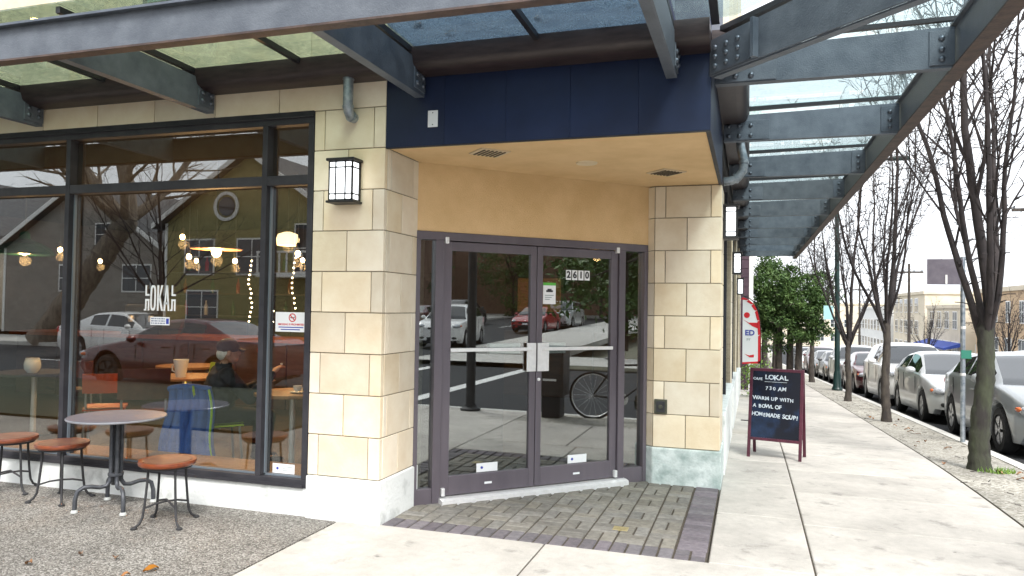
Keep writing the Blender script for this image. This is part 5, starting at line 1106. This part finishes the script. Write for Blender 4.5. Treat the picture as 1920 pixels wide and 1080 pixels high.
ctable(-4.22, 1.28, .36, WOODT, 'round wooden cafe table in front of the seated man'); ctable(-6.22, 2.1, .40, WOODT, 'wooden cafe table behind the seated man carrying a white pot'); ctable(-8.1, 1.75, .42, BLACKM, 'dark round table inside at the left edge'); ctable(-7.2, 3.3, .42, WOODT, 'wooden table deep in the cafe behind the orange chair')
def vessel(name, label, cat, loc, prof, m, extra=None):
    t = thing(name, label, cat, loc); part('body', MB().lathe(prof, 24), m, t, smooth=50)
    if extra: extra(t)
    return t
CER = pm('white_ceramic', (.78, .80, .78), rough=.25)
vessel('pot', 'tall white tapered pot on the table behind the man', 'pot', (-6.15, 1.95, FZ+.741), [(.0, .0), (.055, 0), (.078, .17), (.085, .20), (.078, .20), (.05, .01), (0, .01)], CER, lambda t: part('handle', MB().tube([(-.07, 0, .15), (-.12, 0, .13), (-.12, 0, .07), (-.065, 0, .05)], .009, 8), CER, t, smooth=60))
vessel('cup', 'white espresso cup on its saucer on the wooden table', 'cup', (-4.13, 1.22, FZ+.754), [(0, 0), (.025, 0), (.04, .03), (.043, .055), (.038, .055), (.03, .01), (0, .008)], CER, lambda t: part('handle', MB().tube([(.04, 0, .045), (.062, 0, .04), (.06, 0, .02), (.036, 0, .018)], .005, 6), CER, t, smooth=60))
vessel('saucer', 'white saucer under the espresso cup', 'saucer', (-4.13, 1.22, FZ+.7405), [(0, 0), (.05, 0), (.075, .012), (.072, .014), (.03, .006), (0, .006)], CER)
vessel('tumbler', 'pale ribbed tumbler beside the espresso cup', 'glass', (-4.0, 1.36, FZ+.741), [(0, 0), (.034, 0), (.042, .11), (.039, .11), (.03, .008), (0, .008)], pm('pale_tumbler', (.5, .52, .52), rough=.2))
vessel('jar', 'white rounded jar on the dark table at the left edge', 'jar', (-7.98, 1.62, FZ+.741), [(0, 0), (.05, 0), (.085, .05), (.088, .10), (.075, .155), (.07, .16), (.0, .16)], CER, lambda t: part('lid', MB().lathe([(.072, .161), (.072, .172), (0, .176)], 20), ALU, t, smooth=40))
# counter with espresso machine, back shelf
ct = thing('bar_counter', 'long wooden bar counter at the back of the cafe', 'counter', (-8, 5, FZ)); 
for q in range(9): part('front_panel', MB().box(-4+q*.9, -4+q*.9+.88, -.35, -.31, 0, 1.0), WOODD, ct)
part('worktop', MB().box(-4.1, 4.2, -.42, .45, 1.0, 1.06), pm('orange_counter', (.20, .05, .015), (.28, .08, .03), scale=4, rough=.4), ct); part('carcass', MB().box(-4, 4.1, -.308, .4, 0, .998), WOODD, ct)
em = thing('espresso_machine', 'silver espresso machine on the bar counter', 'coffee machine', (-9.4, 5, FZ+1.061)); part('body', MB().box(-.4, .4, -.25, .25, .08, .48), pm('dull_steel', (.10, .10, .10), rough=.4, metal=.5), em, bevel=.03); part('drip_tray', MB().box(-.38, .38, -.32, .2, 0, .08), BLACKM, em); 
for x in (-.2, .2): part('group_head', MB().lathe([(.04, .2), (.05, .26), (.04, .3)], 14, None, (x, -.3, 0)), ALU, em, smooth=40)
bsf = thing('back_shelf', 'dark wooden wall shelf with bottles at the back of the cafe', 'shelf', (-8.5, 7.7, FZ))
for z in (1.3, 1.75, 2.2): part('shelf_board', MB().box(-3, 3.5, -.15, .2, z, z+.03), WOODD, bsf)
for x in (-3, 0, 3.5): part('upright', MB().box(x-.02, x+.02, -.14, .2, 1.2, 2.5), WOODD, bsf)
random.seed(9); bm = MB().lathe([(0, 0), (.04, 0), (.042, .18), (.015, .24), (.014, .30), (0, .30)], 12).mesh('bottle'); finish(bm, 40)
bcol = [pm('bottle_green', (.02, .07, .03), rough=.15), pm('bottle_amber', (.16, .05, .01), rough=.15), pm('bottle_white', (.5, .5, .46), rough=.3), pm('bottle_red', (.25, .02, .02), rough=.2)]
for z in (1.331, 1.781, 2.231):
    for q in range(10):
        me = bm.copy(); me.materials.clear(); tag(link('bottle', me, random.choice(bcol), None, (-11.2+q*.62+random.uniform(-.12, .12), 7.72, FZ+z)), 'small bottle standing on the back shelf of the cafe', 'bottle', 'bottles on the back shelf')
for x, m_, l_ in ((-5.2, WOODR, 'framed reddish picture on the back wall of the cafe'), (-3.6, WOODT, 'framed tan picture on the back wall near the doors')):
    t = thing('picture', l_, 'picture', (x, 7.95, 1.5), world=True); part('frame', MB().box(x-.45, x+.45, 7.90, 7.958, 1.5, 2.2), BLACKM, t, bevel=.01); part('canvas', MB().box(x-.40, x+.40, 7.893, 7.899, 1.55, 2.15), m_, t)
# lamps: shade > bulb, cord ; each lit as in the photograph
WARM = (1, .55, .22)
BULB = pm('lit_bulb', (1, .8, .5), emit=(1, .62, .28), estr=26)
def lamp_light(t, z, e):
    l_ = bpy.data.lights.new('lamp', 'POINT'); l_.energy = e*.7; l_.color = WARM; l_.shadow_soft_size = .06; o = bpy.data.objects.new('lamp_light', l_); COL.objects.link(o); o.parent = t; o.location = (0, 0, z)
EM = .75
def pendant(x, y, z, label, shade=None, e=14, r_=.030):
    t = thing('pendant_lamp', label, 'lamp', (x, y, z), 0, 'pendant lamps in the cafe')
    part('cord', MB().tube([(0, 0, .12), (0, 0, 3.139-z)], .005, 5), BLACK, t); part('holder', MB().lathe([(.018, .04), (.022, .06), (.022, .11), (.008, .13)], 12), BLACK, t, smooth=40)
    part('bulb', MB().ball((0, 0, 0), (r_, r_, r_*1.2), 14, 10), BULB, t, smooth=60)
    if shade: part('shade', MB().lathe(shade[0], 30), shade[1], t, smooth=40)
    lamp_light(t, -.10, e); return t
GSH = pm('green_enamel', (.008, .07, .035), rough=.25); 
pendant(-7.95, 1.45, 2.17, 'green enamel pendant lamp inside at the left pane', ([(.30, -.03), (.31, -.02), (.26, .05), (.16, .11), (.06, .15), (.05, .22), (.03, .24)], GSH), 16)
CRS = pm('cream_shade', (.8, .62, .35), rough=.5, emit=(1, .7, .35), estr=1.2)
pendant(-5.42, 1.6, 2.17, 'bright bare bulb pendant above the seated man', ([(.26, .02), (.265, .03), (.1, .10), (.03, .13)], pm('tan_shade', (.4, .2, .1), rough=.5)), 46, .05)
pendant(-9.2, 3.0, 2.33, 'small lit bulb pendant right of the green lamp', None, 14)
pendant(-7.2, 3.1, 2.49, 'small lit bulb near the top of the big window', None, 14)
pendant(-7.0, 3.0, 2.22, 'small lit bulb hanging lower behind the lettering', None, 14); pendant(-6.75, 3.6, 2.2, 'small lit bulb left of the string lights', None, 14)
pendant(-5.5, 3.0, 2.43, 'cream shaded pendant seen through the narrow pane', ([(.13, -.08), (.14, .0), (.12, .06), (.04, .09)], CRS), 14); pendant(-4.95, 2.4, 2.2, 'small lit bulb low in the narrow pane', None, 12)
pendant(-8.6, 5.0, 2.3, 'lit bulb over the bar counter at the left', None, 24); pendant(-6.6, 5.0, 2.3, 'lit bulb over the bar counter at the right', None, 24); pendant(-1.9, 4.6, 2.4, 'lit bulb deep behind the entrance doors', None, 16)
pendant(-10.6, 5, 2.3, 'lit bulb over the far left end of the counter', None, 24)
FBULB = pm('fairy_bulb', (1, .8, .5), emit=(1, .75, .45), estr=10); fb_me = MB().ball((0, 0, 0), .009, 8, 6).mesh('bulb'); finish(fb_me, 60)
def fairy(x, y, z0, z1, n, label, sway):
    t = thing('string_lights', label, 'string lights', (x, y, z0), 0, 'fairy light strings hanging in the cafe'); pts = [(sway*math.sin(i*.5), 0, (z1-z0)*i/(n-1)) for i in range(n)]
    part('wire', MB().tube(pts, .002, 4), BLACK, t)
    for p in pts: link('bulb', fb_me, FBULB, t, (p[0]+random.uniform(-.012, .012), -.01, p[2]))
fairy(-5.35, 2.1, 1.42, 2.1, 14, 'left string of fairy lights behind the large pane', .02); fairy(-5.15, 2.2, 1.3, 2.14, 15, 'second string of fairy lights beside the mullion', .03); fairy(-4.85, 2.2, 1.35, 2.14, 15, 'string of fairy lights behind the narrow pane', .02)
wl = thing('globe_lamp', 'small round globe lamp glowing low behind the narrow pane', 'lamp', (-4.35, 1.95, 1.475)); part('globe', MB().ball((0, 0, 0), .045, 16, 10), pm('globe_glow', (1, .9, .6), emit=(1, .8, .45), estr=4), wl, smooth=60); part('stem', MB().tube([(0, 0, .04), (0, 0, 1.66)], .004, 5), BLACK, wl)
# draped coat over the chair back
COAT = pm('blue_coat', (.03, .085, .30), (.05, .12, .40), scale=5, rough=.75, bump=.3, bscale=25)
co = thing('coat', 'bright blue coat with lime piping hung over the chair back', 'coat', (-5.0, .80, .06), R(-160)); 
def coatf(u, v):
    a = (u-.5)*2; w = lerp(.19, .27, 1-v); fold = .022*math.sin(u*19+v*3)*(1.1-v)+.012*math.sin(u*37); z = .05+.70*v; 
    return (a*w+.02*math.sin(v*6), .05+.10*(1-a*a)*(1-v*.6)+fold, z+.03*math.sin(u*3)*v)
c1 = part('coat_cloth', MB().grid(40, 18, coatf), COAT, co, smooth=70); so2 = c1.modifiers.new('thick', 'SOLIDIFY'); so2.thickness = .018
part('piping', MB().tube([Vector(coatf(.03, v/12))+Vector((0, .012, 0)) for v in range(13)], .012, 6), pm('lime_piping', (.35, .62, .04), rough=.5), co, smooth=60); part('collar', MB().tube([coatf(u/10, 1) for u in range(11)], .03, 8), COAT, co, smooth=60)
# ------------------------------------------------------------------ the seated man
SKIN = pm('skin', (.42, .21, .13), (.50, .27, .18), scale=12, rough=.55); JACK = pm('black_jacket', (.008, .009, .016), (.022, .024, .036), scale=6, rough=.8, bump=.4, bscale=18); TROU = pm('dark_trousers', (.012, .014, .02), rough=.85); HAIR = pm('grey_hair', (.66, .65, .62), (.80, .79, .77), scale=60, rough=.8, stretch=(1, 1, .2)); CAPM = pm('black_cap', (.012, .014, .018), (.02, .022, .028), scale=30, rough=.8)
mn = thing('person', 'person in a black jacket and black cap seated inside with back turned, hand raised', 'person', (-4.93, 1.05, FZ), R(50))   # local: faces +x
def blob(mb, a, b, ra, rb, n=12):
    a, b = Vector(a), Vector(b); pts = [a.lerp(b, i/6) for i in range(7)]; mb.tube(pts, [lerp(ra, rb, i/6) for i in range(7)], n); mb.ball(a, ra, n, 8); mb.ball(b, rb, n, 8)
def remesh(o, vx, sm=6):
    m = o.modifiers.new('remesh', 'REMESH'); m.mode = 'VOXEL'; m.voxel_size = vx; m.use_smooth_shade = True
    s_ = o.modifiers.new('smooth', 'SMOOTH'); s_.factor = .5; s_.iterations = sm
hip = Vector((0, 0, .50)); chest = Vector((.05, 0, .82)); neck = Vector((.07, 0, .98)); head = Vector((.10, .0, 1.115))
ls, rs_ = Vector((.05, .185, .90)), Vector((.06, -.185, .90)); le, re = Vector((.22, .27, .66)), Vector((.26, -.26, .68)); lh, rh = Vector((.46, .16, .78)), Vector((.50, -.16, .905))
b = MB(); b.ball(hip, (.16, .17, .11), 16, 10); b.ball((.03, 0, .68), (.13, .16, .20), 16, 10); b.ball(chest, (.12, .185, .15), 16, 10); blob(b, (.055, 0, .90), neck+Vector((.02, 0, .03)), .065, .055)
b.ball(head, (.098, .076, .118), 18, 12); b.ball(head+Vector((.055, 0, -.06)), (.05, .05, .05), 12, 8); b.ball(head+Vector((.102, 0, -.015)), (.024, .014, .026), 10, 6); b.ball(head+Vector((.088, 0, -.062)), (.016, .026, .010), 10, 6)
for s_ in (-1, 1):
    b.ball(head+Vector((-.005, s_*.080, -.01)), (.020, .010, .032), 10, 8); b.ball(head+Vector((.085, s_*.030, .012)), (.014, .014, .010), 8, 6)
    th = Vector((.44, s_*.12, .50)); kn = Vector((.46, s_*.13, .47)); ft = Vector((.44, s_*.13, .07)); blob(b, (0.02, s_*.09, .49), kn, .088, .06); blob(b, kn, ft, .056, .038); blob(b, ft, ft+Vector((.16, 0, -.03)), .038, .032)
for sh, el, hd in ((ls, le, lh), (rs_, re, rh)):
    blob(b, sh, el, .055, .042); blob(b, el, hd, .040, .028)
    d = (hd-el).normalized(); side = d.cross(Vector((0, 0, 1))).normalized(); upv = side.cross(d); pc = hd+d*.05
    b.ball(pc, (.042, .036, .018), 12, 8, Matrix((d, side, upv)).transposed())
    for q, (off, ln) in enumerate(((-.030, .060), (-.010, .072), (.011, .068), (.030, .052))):
        k0 = pc+d*.032+side*off; k1 = k0+d*ln*.5+upv*-.012; k2 = k1+d*ln*.32-upv*.026; blob(b, k0, k1, .0095, .009, 8); blob(b, k1, k2, .009, .0075, 8)
    t0 = pc-d*.015-side*.034; t1 = t0+d*.032-side*.022-upv*.006; blob(b, t0, t1, .011, .010, 8); blob(b, t1, t1+d*.03+side*.006-upv*.010, .010, .008, 8)
bo = part('body', b, SKIN, mn); remesh(bo, .007, 4)
j = MB(); j.ball((0.0, 0, .56), (.185, .20, .13), 16, 10); j.ball((.02, 0, .70), (.16, .195, .20), 16, 10); j.ball(chest, (.145, .215, .155), 16, 10); j.ball((.055, 0, .93), (.095, .13, .07), 14, 8); j.lathe([(.078, .94), (.082, 1.0), (.074, 1.025), (.068, 1.0), (.066, .95)], 18, None, (.065, 0, 0))
for sh, el, hd in ((ls, le, lh), (rs_, re, rh)): blob(j, sh, el, .082, .064); blob(j, el, el.lerp(hd, .92), .062, .048)
jo = part('jacket', j, JACK, mn); remesh(jo, .011, 5)
tr2 = MB()
for s_ in (-1, 1): blob(tr2, (.0, s_*.095, .50), (.465, s_*.13, .475), .112, .080); blob(tr2, (.465, s_*.13, .475), (.44, s_*.13, .12), .078, .062)
tr2.ball((0, 0, .50), (.17, .185, .11), 16, 10); to_ = part('trousers', tr2, TROU, mn); remesh(to_, .013, 5)
for s_ in (-1, 1):
    sh_ = part('shoe', MB().ball((.50, s_*.13, .045), (.14, .05, .045), 14, 8).ball((.43, s_*.13, .075), (.06, .046, .05), 12, 8), BLACK, mn, smooth=60); remesh(sh_, .008, 3)
hr = MB(); hr.ball(head+Vector((-.048, 0, -.020)), (.060, .071, .066), 16, 10); hr.ball(head+Vector((-.01, .062, .0)), (.04, .018, .035), 10, 8); hr.ball(head+Vector((-.01, -.062, .0)), (.04, .018, .035), 10, 8); ho = part('hair', hr, HAIR, mn); remesh(ho, .008, 2)
cpm = MB(); cpm.ball(head+Vector((.0, 0, .048)), (.110, .092, .088), 18, 12); cpm.lathe([(.094, .0), (.098, .008), (.097, .030), (.08, .034)], 24, None, tuple(head+Vector((-.0, 0, .028))))
cpo = part('cap', cpm, CAPM, mn); remesh(cpo, .007, 2)
pk = MB(); pk.grid(8, 10, lambda u, v: (head.x+.085+.085*u*math.cos((v-.5)*1.8), (v-.5)*.16*(1-.15*u), head.z+.042-.022*u-.10*((v-.5)**2)*u)); pko = part('peak', pk, CAPM, cpo, smooth=60); sm_ = pko.modifiers.new('t', 'SOLIDIFY'); sm_.thickness = .006
hw_ = MB(); 
for q, (dy, dz) in enumerate(((-.02, .0),)): hw_.ball(rh+(rh-re).normalized()*.13+Vector((0, .0, .0)), (.012, .022, .010), 10, 6)
wp_ = thing('napkin', 'small white scrap held in the raised hand', 'napkin', (0, 0, 0)); 
Mw = Matrix.Translation((-4.93, 1.05, FZ)) @ Matrix.Rotation(R(50), 4, 'Z'); hw_.xform(Mw); c_ = sum((Vector(p) for p in hw_.v), Vector())/len(hw_.v); wp_.location = c_; ORG[wp_.name] = tuple(c_); part('paper', hw_, STICK, wp_, smooth=60)
